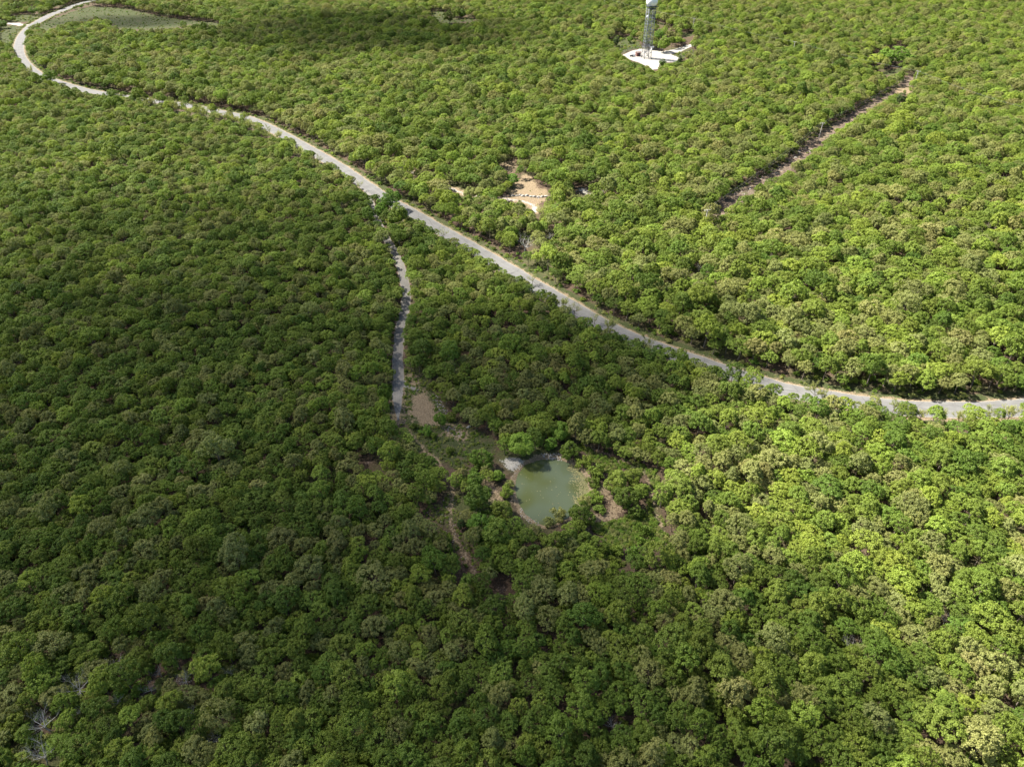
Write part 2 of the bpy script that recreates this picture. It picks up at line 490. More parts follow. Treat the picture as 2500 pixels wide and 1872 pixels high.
red = np.maximum.reduce([sdmax([[(1150, 1378), (1160, 1355), (1168, 1400), (1156, 1404)], [(1184, 1172), (1205, 1180), (1218, 1205), (1200, 1205)]], 1.0),
                         soft(2.6 - DT, .8) * soft(DT - 1.1, .5) * .6, sdmax(['brown_spot', 'brown_spot2', 'camp3'], 2) * .5, soft(6.5 - DC, 4) * .55])
ca = me.color_attributes.new('cover', 'FLOAT_COLOR', 'POINT')
ca.data.foreach_set('color', np.stack([tan, grass, gravel, red], -1).astype(np.float32).ravel())
m, nt, b = new_mat('ground_soil')
at = nt.nodes.new('ShaderNodeAttribute'); at.attribute_name = 'cover'
sep = nt.nodes.new('ShaderNodeSeparateColor'); nt.links.new(at.outputs['Color'], sep.inputs[0])
nA = noise(nt, .35, 6, .65, 'pos'); nB = noise(nt, 2.3, 5, .7, 'pos'); nC = noise(nt, .06, 4, .6, 'pos'); nD = noise(nt, 7.0, 3, .7, 'pos')
litter = mix_rgb(nt, ramp(nt, nB, .3, .7), (.050, .034, .022), (.115, .080, .055))
litter = mix_rgb(nt, ramp(nt, nC, .45, .65), litter, mix_rgb(nt, ramp(nt, nB, .35, .65), (.040, .050, .018), (.085, .090, .035)))
def cover(base, sock, col, n, amp=.5, lo=.42, hi=.58):
    f = math_(nt, 'ADD', sock, math_(nt, 'MULTIPLY', math_(nt, 'SUBTRACT', n, .5), amp))
    return mix_rgb(nt, ramp(nt, f, lo, hi), base, col)
nmix = math_(nt, 'ADD', math_(nt, 'MULTIPLY', nA, .55), math_(nt, 'MULTIPLY', nB, .45))
grassc = mix_rgb(nt, ramp(nt, nB, .3, .7), (.030, .042, .015), (.070, .078, .030))
grassc = mix_rgb(nt, ramp(nt, nA, .5, .72), grassc, (.10, .078, .048))
tanc = mix_rgb(nt, ramp(nt, nB, .3, .7), (.125, .092, .056), (.290, .220, .140))
tanc = mix_rgb(nt, ramp(nt, nD, .56, .70), tanc, (.120, .115, .055))
redc = mix_rgb(nt, ramp(nt, nB, .35, .65), (.085, .060, .048), (.165, .125, .098))
gravc = mix_rgb(nt, ramp(nt, nB, .3, .7), (.24, .225, .195), (.38, .36, .32))
c = cover(litter, sep.outputs[1], grassc, nmix, 1.9, .38, .60)
c = cover(c, at.outputs['Alpha'], redc, nmix, 1.6)
c = cover(c, sep.outputs[0], tanc, nmix, 2.6, .36, .62)
c = cover(c, sep.outputs[2], gravc, nmix, 1.9)
nt.links.new(c, b.inputs['Base Color'])
b.inputs['Roughness'].default_value = .95
b.inputs['Specular IOR Level'].default_value = .1
bp = nt.nodes.new('ShaderNodeBump'); bp.inputs['Strength'].default_value = .8; bp.inputs['Distance'].default_value = .25
nt.links.new(nB, bp.inputs['Height']); nt.links.new(bp.outputs[0], b.inputs['Normal'])
me.materials.append(m)
g = link_mesh('ground', me); tag(g, kind='structure')

# ------------------------------------------------------------------ roads
def ribbon(name, L, half, mat_, lift=.06, wob=.12, cross=6, taper=None):
    T = np.gradient(L, axis=0); T /= np.linalg.norm(T, axis=1)[:, None]
    N = np.stack([-T[:, 1], T[:, 0]], 1)
    V = []
    n = len(L)
    s = np.arange(n)
    for j in range(cross + 1):
        t = j / cross * 2 - 1
        hw = half if taper is None else half * np.array([taper(i / (n - 1)) for i in range(n)])
        w = t * (hw + (wob * (np.sin(s * .9 + j) + np.sin(s * 2.3 + j * 2)) if abs(t) == 1 else 0))
        P = L + N * (w[:, None] if np.ndim(w) else w)
        z = height(P[:, 0], P[:, 1]) + lift - (.05 if abs(t) == 1 else 0) + .03 * (1 - t * t)
        V.append(np.column_stack([P, z]))
    V = np.stack(V, 1).reshape(-1, 3)
    k = cross + 1
    fs = [(i * k + j, i * k + j + 1, (i + 1) * k + j + 1, (i + 1) * k + j) for i in range(n - 1) for j in range(cross)]
    me = bpy.data.meshes.new(name); me.from_pydata(V.tolist(), [], fs); me.shade_smooth()
    at = me.attributes.new('across', 'FLOAT', 'POINT')
    at.data.foreach_set('value', np.tile(np.linspace(-1, 1, k), n).astype(np.float32))
    me.materials.append(mat_)
    # face up
    me.update()
    if me.polygons[0].normal.z < 0: me.flip_normals()
    return link_mesh(name, me)

def asphalt(name, base, dark, light):
    m, nt, b = new_mat(name)
    n1 = noise(nt, .25, 5, .6, 'pos'); n2 = noise(nt, 3.5, 5, .7, 'pos'); n3 = noise(nt, 12, 3, .7, 'pos')
    c = mix_rgb(nt, ramp(nt, n1, .3, .7), dark, base)
    c = mix_rgb(nt, ramp(nt, n2, .5, .8, 0, .6), c, light)
    c = mix_rgb(nt, ramp(nt, n3, .55, .75, 0, .35), c, tuple(x * .55 for x in dark))
    at = nt.nodes.new('ShaderNodeAttribute'); at.attribute_name = 'across'
    # two worn wheel bands per lane, oil line between them
    ab = math_(nt, 'ABSOLUTE', at.outputs['Fac'])
    band = math_(nt, 'ABSOLUTE', math_(nt, 'SUBTRACT', ab, .47))
    c = mix_rgb(nt, ramp(nt, band, .04, .16, .30, 0), c, tuple(x * .70 for x in base))
    c = mix_rgb(nt, ramp(nt, ab, .0, .05, .35, 0), c, tuple(x * .6 for x in base))
    # tar-filled cracks
    geo = nt.nodes.new('ShaderNodeNewGeometry')
    vo = nt.nodes.new('ShaderNodeTexVoronoi'); vo.feature = 'DISTANCE_TO_EDGE'; vo.inputs['Scale'].default_value = .16
    nt.links.new(geo.outputs['Position'], vo.inputs['Vector'])
    c = mix_rgb(nt, ramp(nt, vo.outputs['Distance'], .004, .014, .55, 0), c, tuple(x * .4 for x in dark))
    # dust and soil creeping over the edges
    e = math_(nt, 'ADD', ab, math_(nt, 'MULTIPLY', math_(nt, 'SUBTRACT', n2, .5), .5))
    c = mix_rgb(nt, ramp(nt, e, .86, 1.05, 0, .8), c, (.36, .29, .20))
    nt.links.new(c, b.inputs['Base Color'])
    b.inputs['Roughness'].default_value = .9
    b.inputs['Specular IOR Level'].default_value = .2
    return m
M_ROAD = asphalt('worn_pale_asphalt', (.165, .162, .152), (.13, .127, .12), (.22, .215, .205))
M_TRACK = asphalt('grey_track_asphalt', (.215, .20, .175), (.165, .155, .135), (.29, .275, .24))
road = ribbon('road', ROAD_W, ROAD_HALF, M_ROAD, .09); tag(road, kind='structure')
track = ribbon('track', TRACK_W, 1.25, M_TRACK, .07, .10, 4, lambda t: 1.25 if t < .94 else 1.25 - 1.05 * (t - .94) / .06); tag(track, kind='structure')
fork = ribbon('track_fork', world_line([(972, 925), (984, 938), (1002, 947), (1020, 953)]), 1.25, M_TRACK, .075, .1, 4, lambda t: 1.25 - .9 * t); tag(fork, kind='structure')

# ------------------------------------------------------------------ pond
PW = np.array([tuple(ground(*p).xy) for p in POND_PX])
Pc = PW.mean(0)
wz = float(height(*Pc)) - .42
mb = MB(); ring = []
N = len(PW)
sub = []
for i in range(N):
    for k in range(5):
        t = k / 5
        p0, p1, p2, p3 = PW[i - 1], PW[i], PW[(i + 1) % N], PW[(i + 2) % N]
        sub.append(.5 * ((2 * p1) + (p2 - p0) * t + (2 * p0 - 5 * p1 + 4 * p2 - p3) * t * t + (3 * p1 - p0 - 3 * p2 + p3) * t ** 3))
for s_ in (0, .35, .7, 1.0, 1.08):
    for p in sub:
        p = Pc + (p - Pc) * s_
        mb.v.append((p[0], p[1], wz))
n = len(sub)
for r in range(4):
    for i in range(n):
        j = (i + 1) % n
        mb.f.append((r * n + i, r * n + j, (r + 1) * n + j, (r + 1) * n + i))
m, nt, b = new_mat('murky_water')
n1 = noise(nt, .11, 1, .4, 'pos', .2); n2 = noise(nt, 1.4, 4, .6, 'pos')
c = mix_rgb(nt, ramp(nt, n1, .40, .62), (.085, .105, .058), (.072, .085, .026))
c = mix_rgb(nt, ramp(nt, n2, .55, .8, 0, .3), c, (.10, .115, .06))
nt.links.new(c, b.inputs['Base Color'])
b.inputs['Roughness'].default_value = .06
b.inputs['IOR'].default_value = 1.33
b.inputs['Specular IOR Level'].default_value = .5
bp = nt.nodes.new('ShaderNodeBump'); bp.inputs['Strength'].default_value = .05; bp.inputs['Distance'].default_value = .05
nt.links.new(noise(nt, 3.0, 3, .5, 'pos'), bp.inputs['Height']); nt.links.new(bp.outputs[0], b.inputs['Normal'])
po = mb.build('pond_water', m, smooth=True); tag(po, kind='structure')
if po.data.polygons[n * 2].normal.z < 0: po.data.flip_normals()

# ------------------------------------------------------------------ foliage shapes
def unit(n):
    v = RNG.normal(size=(n, 3)); return v / np.linalg.norm(v, axis=1)[:, None]

def leaves(C, OUT, size, squash=1.0):
    """kite-shaped leaf clusters at C facing roughly OUT"""
    n = len(C)
    nrm = OUT + RNG.normal(size=(n, 3)) * .55
    nrm /= np.linalg.norm(nrm, axis=1)[:, None]
    t = np.cross(nrm, unit(n)); t /= np.linalg.norm(t, axis=1)[:, None] + 1e-9
    b_ = np.cross(nrm, t)
    s = size * RNG.uniform(.6, 1.35, (n, 1))
    fold = nrm * s * RNG.uniform(-.25, .35, (n, 1))
    V = np.stack([C - t * s, C - b_ * s * .62 + fold, C + t * s * 1.1, C + b_ * s * .62 + fold], 1)
    return V.reshape(-1, 3)

def crown(R, z0, z1, n_lobes=5, clumps=62, per=52, clump_r=(.45, .85), leaf=.17, density=1.0, top_only=True, lobe_spread=.5):
    H = (z1 - z0) / 2
    lob = [np.array([0, 0, z0 + H * 1.05, R * .62, H * .85])]
    for i in range(n_lobes):
        a = 2 * pi * i / n_lobes + RNG.uniform(-.5, .5)
        d = R * lobe_spread * RNG.uniform(.65, 1.45)
        rr = R * (RNG.uniform(.26, .56) if n_lobes > 6 else RNG.uniform(.38, .60))
        lob.append(np.array([d * cos(a), d * sin(a), z0 + H * RNG.uniform(.65, 1.2), rr, min(H * .8, rr * RNG.uniform(.75, 1.0))]))
    lob = np.array(lob)
    pts = []; outs = []
    per_l = clumps * (lob[:, 3] ** 2) / (lob[:, 3] ** 2).sum()
    for L, k in zip(lob, per_l):
        k = int(k * 1.9) + 2
        d = unit(k)
        if top_only: d[:, 2] = np.where(d[:, 2] < -.35, -d[:, 2], d[:, 2])
        p = L[:3] + d * np.array([L[3], L[3], L[4]]) * RNG.uniform(.82, 1.0, (k, 1))
        ok = np.ones(k, bool)
        for M in lob:
            if M is L: continue
            q = (p - M[:3]) / np.array([M[3], M[3], M[4]])
            ok &= (q ** 2).sum(1) > .62
        pts.append(p[ok]); outs.append(d[ok])
    P = np.concatenate(pts); O = np.concatenate(outs)
    if len(P) > clumps:
        s = RNG.permutation(len(P))[:clumps]; P, O = P[s], O[s]
    CC = []; OO = []
    for p, o in zip(P, O):
        r = RNG.uniform(*clump_r)
        n = int(per * density * (r / .65) ** 2)
        d = unit(n) + o * .45 + np.array([0, 0, .35]); d /= np.linalg.norm(d, axis=1)[:, None]
        c = p + d * r * RNG.uniform(.45, 1.0, (n, 1)) * np.array([1, 1, .8])
        CC.append(c); OO.append(d * .7 + o * .3 + np.array([0, 0, .25]))
    # inner filling so that crowns are not see-through everywhere
    n = int(len(P) * per * .07 * density)
    L = lob[RNG.integers(0, len(lob), n)]
    d = unit(n)
    CC.append(L[:, :3] + d * L[:, 3:4] * RNG.uniform(.3, .8, (n, 1)) * np.array([1, 1, .8])); OO.append(d)
    return leaves(np.concatenate(CC), np.concatenate(OO), leaf), lob

def limb(mb, p, d, length, r, depth, spread=.6, up=.25, n=5, kids=3, rng=random):
    segs = 3
    q = Vector(p); dd = Vector(d).normalized(); rr = r
    pts = [(q.copy(), rr)]
    for i in range(segs):
        dd = (dd + Vector((rng.uniform(-1, 1), rng.uniform(-1, 1), rng.uniform(-.5, 1))) * .16 + Vector((0, 0, up * .2))).normalized()
        q = q + dd * length / segs; rr = rr * .82
        pts.append((q.copy(), rr))
    for (a, ra), (b_, rb) in zip(pts, pts[1:]):
        mb.tube(a, b_, ra, rb, n=max(3, n), caps=False)
    if depth <= 0: return
    for k in range(kids):
        a, ra = pts[rng.choice((1, 2, 3, 3))]
        nd = (dd + Vector((rng.uniform(-1, 1), rng.uniform(-1, 1), rng.uniform(-.2, .8))).normalized() * (spread + .25)).normalized()
        limb(mb, a, nd, length * rng.uniform(.55, .8), ra * .62, depth - 1, spread, up, max(3, n - 1), kids, rng)

def trunk_mesh(name, height_, r, limbs=5, depth=1, mat_=None, reach=.45, kids=2):
    mb = MB()
    lean = Vector((random.uniform(-.1, .1), random.uniform(-.1, .1), 1))
    p = Vector((0, 0, -.3)); prev = p; rr = r
    for i in range(4):
        q = prev + lean * (height_ + .3) / 4 + Vector((random.uniform(-.1, .1), random.uniform(-.1, .1), 0))
        mb.tube(prev, q, rr * (1.25 if i == 0 else 1), rr * .85, 7, caps=False)
        prev = q; rr *= .85
    for k in range(limbs):
        a = 2 * pi * k / limbs + random.uniform(-.4, .4)
        limb(mb, prev - Vector((0, 0, random.uniform(0, height_ * .4))), Vector((cos(a), sin(a), random.uniform(.5, 1.2))), height_ * reach * random.uniform(.8, 1.3),
             rr * .6, depth, kids=kids)
    return mb.mesh(name, mat_ or M_BARK, smooth=True)

# prototypes: 6 shapes in each of 5 leaf colours
NSHAPE = 6
SHAPE = []
for s in range(NSHAPE):
    R = [3.3, 3.0, 3.6, 2.8, 3.4, 3.1][s]
    V, lob = crown(R, [2.4, 2.2, 2.6, 2.0, 2.2, 2.4][s], [7.6, 8.2, 7.4, 8.0, 7.8, 7.0][s], [8, 6, 9, 5, 7, 10][s], [118, 100, 130, 96, 122, 120][s],
                   [54, 60, 50, 58, 52, 52][s], [(.34, .64), (.36, .70), (.30, .58), (.34, .62), (.34, .6), (.3, .66)][s], [.145, .15, .14, .145, .155, .145][s])
    SHAPE.append(V)
FAMS = ['deep', 'mid', 'olive', 'yellow', 'tan']
CROWN_ME = {(s, f): quads_mesh('oak_crown', SHAPE[s], LEAF[f]) for s in range(NSHAPE) for f in FAMS}
TRUNK_ME = [trunk_mesh('oak_trunk', 3.6, .20, 5, 1) for _ in range(NSHAPE)]

# ------------------------------------------------------------------ trees placed one by one (photograph pixel of the crown centre, crown radius in px)
PLACED = []       # (x, y, r) of what already stands, for spacing
def place_xy(px, py, zc):
    g = ground(px, py, zc); return g
def special(kind, name, px, py, rpx, label, cat='tree', group=None, me_c=None, me_t=None, Rref=3.3, zc_ref=4.0, stretch=1.0):
    # size: crown radius rpx pixels
    g = ground(px, py, 3.0)
    for _ in range(3):
        dep = to_px(g.x, g.y, g.z + 3)[2]
        R = rpx * dep / F
        k = R / Rref
        g = ground(px, py, zc_ref * k * stretch)
    e = empty(name, g, random.uniform(0, 6.28), (k, k, k * stretch))
    tag(e, label, cat, group)
    if me_c: link_mesh('crown', me_c, e)
    if me_t: link_mesh('trunk', me_t, e)
    PLACED.append((g.x, g.y, R))
    paint_disc(px, py, rpx * (.85 if name == 'bare_tree' else .62))
    return e

def round_crown(leafkey, R=3.0, z0=.6, z1=7.4, **kw):
    a = dict(n_lobes=6, clumps=130, per=60, leaf=.16, clump_r=(.4, .75), lobe_spread=.6)
    a.update(kw)
    V, _ = crown(R, z0, z1, top_only=False, **a)
    return quads_mesh('full_crown', V, LEAF[leafkey])
FULL = {k: [round_crown(k), round_crown(k, 3.0, .4, 6.6, n_lobes=4, clumps=120)] for k in ('deep', 'mid', 'olive', 'yellow', 'fresh')}
FEATHER = {k: round_crown(k, 3.0, .4, 8.0, n_lobes=6, clumps=130, per=95, leaf=.11, density=.9, clump_r=(.5, 1.0)) for k in ('fresh', 'pale', 'yellow')}
SHRUB = {k: round_crown(k, 1.0, 0.0, 1.7, n_lobes=5, clumps=44, per=34, leaf=.085, clump_r=(.18, .34), density=5.0) for k in ('deep', 'mid', 'olive', 'yellow', 'pale', 'fresh', 'tan')}
CEDAR_ME = round_crown('cedar', 2.2, .2, 5.6, n_lobes=3, clumps=70, per=60, leaf=.11, clump_r=(.3, .55), lobe_spread=.35, density=2.2)
TALLT = trunk_mesh('tall_trunk', 4.0, .16, 5, 1)
SHRUBT = trunk_mesh('shrub_stems', .8, .045, 5, 0)

T = special
# around the pond
T('f', 'willow_tree', 1273, 1084, 32, 'tall feathery fresh green tree behind the pond beside the pale rock patch', group='trees around the pond', me_c=FEATHER['fresh'], me_t=TALLT, stretch=1.05)
T('f', 'broadleaf_tree', 1178, 1118, 27, 'bright green tree at the end of the scrubby clearing left of the pale rock patch', group='trees around the pond', me_c=FULL['fresh'][0], me_t=TALLT)
T('f', 'broadleaf_tree', 1216, 1160, 19, 'small bright green tree on the left pond bank just below the pale rock patch', group='trees around the pond', me_c=FULL['fresh'][1], me_t=TALLT, stretch=.9)
T('f', 'broadleaf_tree', 1236, 1198, 17, 'small yellow green tree leaning over the left water edge of the pond', group='trees around the pond', me_c=FULL['yellow'][1], me_t=TALLT, stretch=.95)
T('f', 'broadleaf_tree', 1158, 1168, 26, 'bushy green tree left of the orange soil slope beside the pond', group='trees around the pond', me_c=FULL['fresh'][1], me_t=TALLT)
T('f', 'broadleaf_tree', 1164, 1214, 33, 'large dark green tree standing left of the pond above the rocky ravine', group='trees around the pond', me_c=FULL['deep'][0], me_t=TALLT)
T('f', 'broadleaf_tree', 1228, 1246, 28, 'olive green tree at the lower left shore of the pond', group='trees around the pond', me_c=FULL['mid'][0], me_t=TALLT)
T('f', 'broadleaf_tree', 1216, 1300, 40, 'very large green tree below the left shore of the pond', group='trees around the pond', me_c=FULL['mid'][1], me_t=TALLT)
T('f', 'broadleaf_tree', 1174, 1278, 34, 'large bright green tree right of the rocky ravine below the pond', group='trees around the pond', me_c=FULL['fresh'][0], me_t=TALLT)
T('f', 'broadleaf_tree', 1357, 1322, 33, 'wide mid green tree just below the bottom edge of the pond', group='trees around the pond', me_c=FULL['mid'][0], me_t=TALLT)
T('f', 'broadleaf_tree', 1306, 1345, 26, 'green tree below the pond left of the wide mid green one', group='trees around the pond', me_c=FULL['deep'][1], me_t=TALLT)
T('f', 'broadleaf_tree', 1424, 1318, 24, 'small round green tree below the bare sand spot under the pond', group='trees around the pond', me_c=FULL['mid'][1], me_t=TALLT)
T('f', 'broadleaf_tree', 1462, 1330, 23, 'green tree at the lower right of the pond beside the open scrub', group='trees around the pond', me_c=FULL['deep'][0], me_t=TALLT)
T('f', 'oak_tree', 1341, 1366, 31, 'tan olive crown with a speckled look two crowns below the pond', group='trees around the pond', me_c=CROWN_ME[(1, 'tan')], me_t=TRUNK_ME[1])
T('f', 'broadleaf_tree', 1417, 1248, 33, 'dense dark round tree at the lower right water edge of the pond', group='trees around the pond', me_c=FULL['deep'][1], me_t=TALLT, stretch=1.05)
T('f', 'broadleaf_tree', 1508, 1172, 30, 'green tree right of the pond between its bank and the worn footpath', group='trees around the pond', me_c=FULL['mid'][0], me_t=TALLT)
T('f', 'broadleaf_tree', 1546, 1164, 27, 'green tree right of the pond next to the bend of the footpath', group='trees around the pond', me_c=FULL['mid'][1], me_t=TALLT)
T('f', 'broadleaf_tree', 1530, 1212, 30, 'dark green tree right of the sand path on the right pond bank', group='trees around the pond', me_c=FULL['deep'][0], me_t=TALLT)
T('f', 'broadleaf_tree', 1555, 1245, 20, 'small dark tree at the lower end of the group right of the sand path', group='trees around the pond', me_c=FULL['deep'][1], me_t=TALLT)
T('f', 'broadleaf_tree', 1392, 1092, 25, 'dark bushy tree behind the upper right bank of the pond', group='trees around the pond', me_c=FULL['deep'][1], me_t=TALLT)
T('f', 'broadleaf_tree', 1347, 1080, 19, 'slim fresh green tree behind the top edge of the pond', group='trees around the pond', me_c=FULL['fresh'][1], me_t=TALLT)
T('f', 'broadleaf_tree', 1370, 1052, 26, 'tall fresh green tree two crowns behind the top edge of the pond', group='trees around the pond', me_c=FEATHER['fresh'], me_t=TALLT)
T('f', 'shrub', 1427, 1124, 18, 'pale yellow green willow shrub on the upper right pond bank', 'shrub', 'shrubs on the pond bank', SHRUB['yellow'], SHRUBT, 1.0, .9)
T('f', 'shrub', 1456, 1146, 20, 'mid green shrub right of the pale yellow one on the upper right pond bank', 'shrub', 'shrubs on the pond bank', SHRUB['mid'], SHRUBT, 1.0, .9)
T('f', 'shrub', 1450, 1178, 17, 'low olive shrub between the floating weed and the footpath end', 'shrub', 'shrubs on the pond bank', SHRUB['mid'], SHRUBT, 1.0, .7, .8)
T('f', 'shrub', 1452, 1212, 19, 'pale yellow shrub at the right water edge above the dark round tree', 'shrub', 'shrubs on the pond bank', SHRUB['yellow'], SHRUBT, 1.0, .7, .8)
T('f', 'shrub', 1428, 1222, 15, 'yellow green shrub touching the water just above the dark round tree', 'shrub', 'shrubs on the pond bank', SHRUB['pale'], SHRUBT, 1.0, .7, .9)
T('f', 'shrub', 1367, 1253, 17, 'feathery pale yellow shrub at the bottom water edge of the pond', 'shrub', 'shrubs on the pond bank', SHRUB['pale'], SHRUBT, 1.0, .9, 1.2)
T('f', 'shrub', 1343, 1272, 13, 'small olive shrub left of the feathery pale one at the bottom water edge', 'shrub', 'shrubs on the pond bank', SHRUB['olive'], SHRUBT, 1.0, .9)
T('f', 'shrub', 1245, 1178, 10, 'small pale shrub at the left water edge of the pond', 'shrub', 'shrubs on the pond bank', SHRUB['pale'], SHRUBT, 1.0, .9)
T('f', 'shrub', 1466, 1244, 15, 'low green shrub enclosed by the loop of the sand path', 'shrub', 'shrubs on the pond bank', SHRUB['deep'], SHRUBT, 1.0, .5, .6)
T('f', 'shrub', 1266, 1284, 8, 'tiny yellow shrub on the lower left pond bank', 'shrub', 'shrubs on the pond bank', SHRUB['yellow'], SHRUBT, 1.0, .7)
# clearing at the end of the side track
T('f', 'young_tree', 939, 955, 22, 'tall slim bright yellow green tree standing alone left of the side track', me_c=FULL['fresh'][1], me_t=TALLT, stretch=1.55, zc_ref=4.2)
T('f', 'young_tree', 1075, 1024, 14, 'slim young bright green tree alone in the tan clearing', me_c=FULL['fresh'][0], me_t=TALLT, stretch=1.4, zc_ref=3.6)
T('f', 'cedar_tree', 1126, 1280, 14, 'small dark cedar beside the rocky ravine below the clearing', me_c=CEDAR_ME, me_t=TALLT, Rref=2.2, zc_ref=2.9)
for px, py, r, c, lb in [(1040, 1052, 13, 'fresh', 'green shrub at the lower edge of the tan clearing'), (1101, 1017, 13, 'mid', 'dark green shrub on the right edge of the clearing beside the white stones'),
                         (1060, 940, 13, 'mid', 'green shrub at the top right corner of the clearing'), (1012, 1040, 9, 'deep', 'small dark shrub at the end of the side track'),
                         (1060, 1062, 9, 'mid', 'small green shrub below the slim young tree'), (1098, 1098, 11, 'mid', 'low green shrub in the middle of the scrubby clearing'),
                         (941, 1042, 9, 'mid', 'small green shrub left of the end of the side track'), (925, 1000, 12, 'mid', 'low green shrub under the lone slim tree')]:
    T('f', 'shrub', px, py, r, lb, 'shrub', 'shrubs in the clearing', SHRUB[c], SHRUBT, 1.0, .8)
# open scrub right of the pond
for px, py, r, c, lb in [(1571, 1292, 15, 'fresh', 'upright bright green sapling in the open scrub right of the pond'), (1563, 1318, 10, 'fresh', 'small bright sapling just below the upright one in the open scrub'),
                         (1548, 1345, 15, 'fresh', 'bright green sapling at the lower end of the open scrub'), (1509, 1342, 15, 'mid', 'mid green sapling at the left side of the open scrub'),
                         (1472, 1288, 5, 'yellow', 'tiny yellow green seedling below the sand path'), (1497, 1368, 13, 'mid', 'green sapling at the bottom left corner of the open scrub')]:
    T('f', 'sapling', px, py, r, lb, 'sapling', 'saplings in the open scrub', SHRUB[c], SHRUBT, 1.0, .9, 1.15)
# camp side
T('f', 'broadleaf_tree', 1250, 437, 18, 'small round bright green tree alone in the brown clearing', me_c=FULL['fresh'][0], me_t=TALLT, stretch=.8)
T('f', 'broadleaf_tree', 1453, 460, 15, 'dark green tree on the right of the small grey gravel spot', me_c=FULL['deep'][0], me_t=TALLT)
T('f', 'broadleaf_tree', 1463, 483, 20, 'bright dark green bushy tree below the small grey gravel spot', me_c=FULL['mid'][0], me_t=TALLT)
# far clearings
T('f', 'cedar_tree', 1618, 153, 10, 'small round dark green tree at the bottom corner of the white gravel pad', me_c=FULL['deep'][1], me_t=TALLT, zc_ref=3.5)
T('f', 'cedar_tree', 1660, 149, 8, 'dark pointed cedar at the right corner of the white gravel pad', me_c=CEDAR_ME, me_t=TALLT, Rref=2.2, zc_ref=2.9, stretch=1.3)
T('f', 'cedar_tree', 1504, 102, 9, 'dark cedar in the brush left of the lattice tower', me_c=CEDAR_ME, me_t=TALLT, Rref=2.2, zc_ref=2.9)
T('f', 'broadleaf_tree', 1622, 105, 17, 'wide dark green tree behind the gravel pad just right of the tower', me_c=FULL['mid'][0], me_t=TALLT)
T('f', 'broadleaf_tree', 1608, 85, 14, 'bright green tree right of the middle of the lattice tower', me_c=FULL['fresh'][0], me_t=TALLT)
T('f', 'broadleaf_tree', 1640, 82, 15, 'tan olive tree behind the gravel pad left of the utility pole', me_c=FULL['olive'][0], me_t=TALLT)
T('f', 'broadleaf_tree', 1550, 80, 11, 'fresh green tree just left of the lattice tower', me_c=FULL['fresh'][1], me_t=TALLT)
T('f', 'broadleaf_tree', 1538, 95, 8, 'small fresh green tree in the brush left of the tower foot', me_c=FULL['fresh'][0], me_t=TALLT)
T('f', 'cedar_tree', 1527, 65, 9, 'dark tree left of the upper half of the lattice tower', me_c=CEDAR_ME, me_t=TALLT, Rref=2.2, zc_ref=2.9)
T('f', 'broadleaf_tree', 1097, 39, 14, 'dark round tree alone in the small far gap at the top of the picture', me_c=FULL['deep'][0], me_t=TALLT)
T('f', 'broadleaf_tree', 1130, 29, 11, 'smaller dark tree right of the round one in the far gap', me_c=FULL['deep'][1], me_t=TALLT)
T('f', 'broadleaf_tree', 446, 58, 9, 'single small dark round tree in the right end of the far meadow', me_c=FULL['deep'][1], me_t=TALLT)
T('f', 'broadleaf_tree', 2192, 132, 34, 'large rich green tree beside the sunny junction glade at upper right', me_c=FULL['fresh'][0], me_t=TALLT, stretch=.55)
T('f', 'broadleaf_tree', 2141, 144, 24, 'pale yellow green tree left of the junction glade', me_c=FULL['yellow'][0], me_t=TALLT, stretch=.6)
T('f', 'cedar_tree', 2199, 245, 15, 'small dark olive round tree at the upper end of the cleared strip', me_c=CEDAR_ME, me_t=TALLT, Rref=2.2, zc_ref=2.9)
T('f', 'broadleaf_tree', 2138, 166, 10, 'low dark bush below the pale yellow green tree at the glade', me_c=FULL['deep'][1], me_t=TALLT, stretch=.6)
for px, py, r, c, lb in [(31, 46, 7, 'mid', 'small green bush above the white side lane at the top left'), (80, 25, 11, 'fresh', 'bright green bush behind the road bend at the top left'),
                         (43, 14, 14, 'deep', 'dark green bushy tree above the white side lane at the top left'), (130, 8, 13, 'deep', 'dark green tree behind the road at the top left'),
                         (6, 58, 11, 'deep', 'dark green tree at the left edge where the white side lane ends'), (181, 19, 4, 'mid', 'small roadside bush on the near side of the far road'),
                         (198, 15, 5, 'fresh', 'small bright roadside bush at the far end of the road')]:
    T('f', 'broadleaf_tree', px, py, r, lb, me_c=FULL[c][0], me_t=TALLT, stretch=.8)
T('f', 'broadleaf_tree', 118, 184, 17, 'fresh green tree leaning over the near edge of the road below the bend', me_c=FULL['fresh'][0], me_t=TALLT)
T('f', 'broadleaf_tree', 1148, 470, 15, 'grey green feathery tree beside the pale dirt lane', me_c=FEATHER['pale'], me_t=TALLT)
T('f', 'broadleaf_tree', 950, 486, 26, 'fresh green tree on the near road side right of the side track mouth', me_c=FULL['fresh'][0], me_t=TALLT)
T('f', 'broadleaf_tree', 972, 520, 27, 'large rich green tree between side track mouth and main road', me_c=FULL['mid'][0], me_t=TALLT)
T('f', 'broadleaf_tree', 930, 508, 18, 'bright green tree directly at the side track mouth', me_c=FULL['fresh'][1], me_t=TALLT)

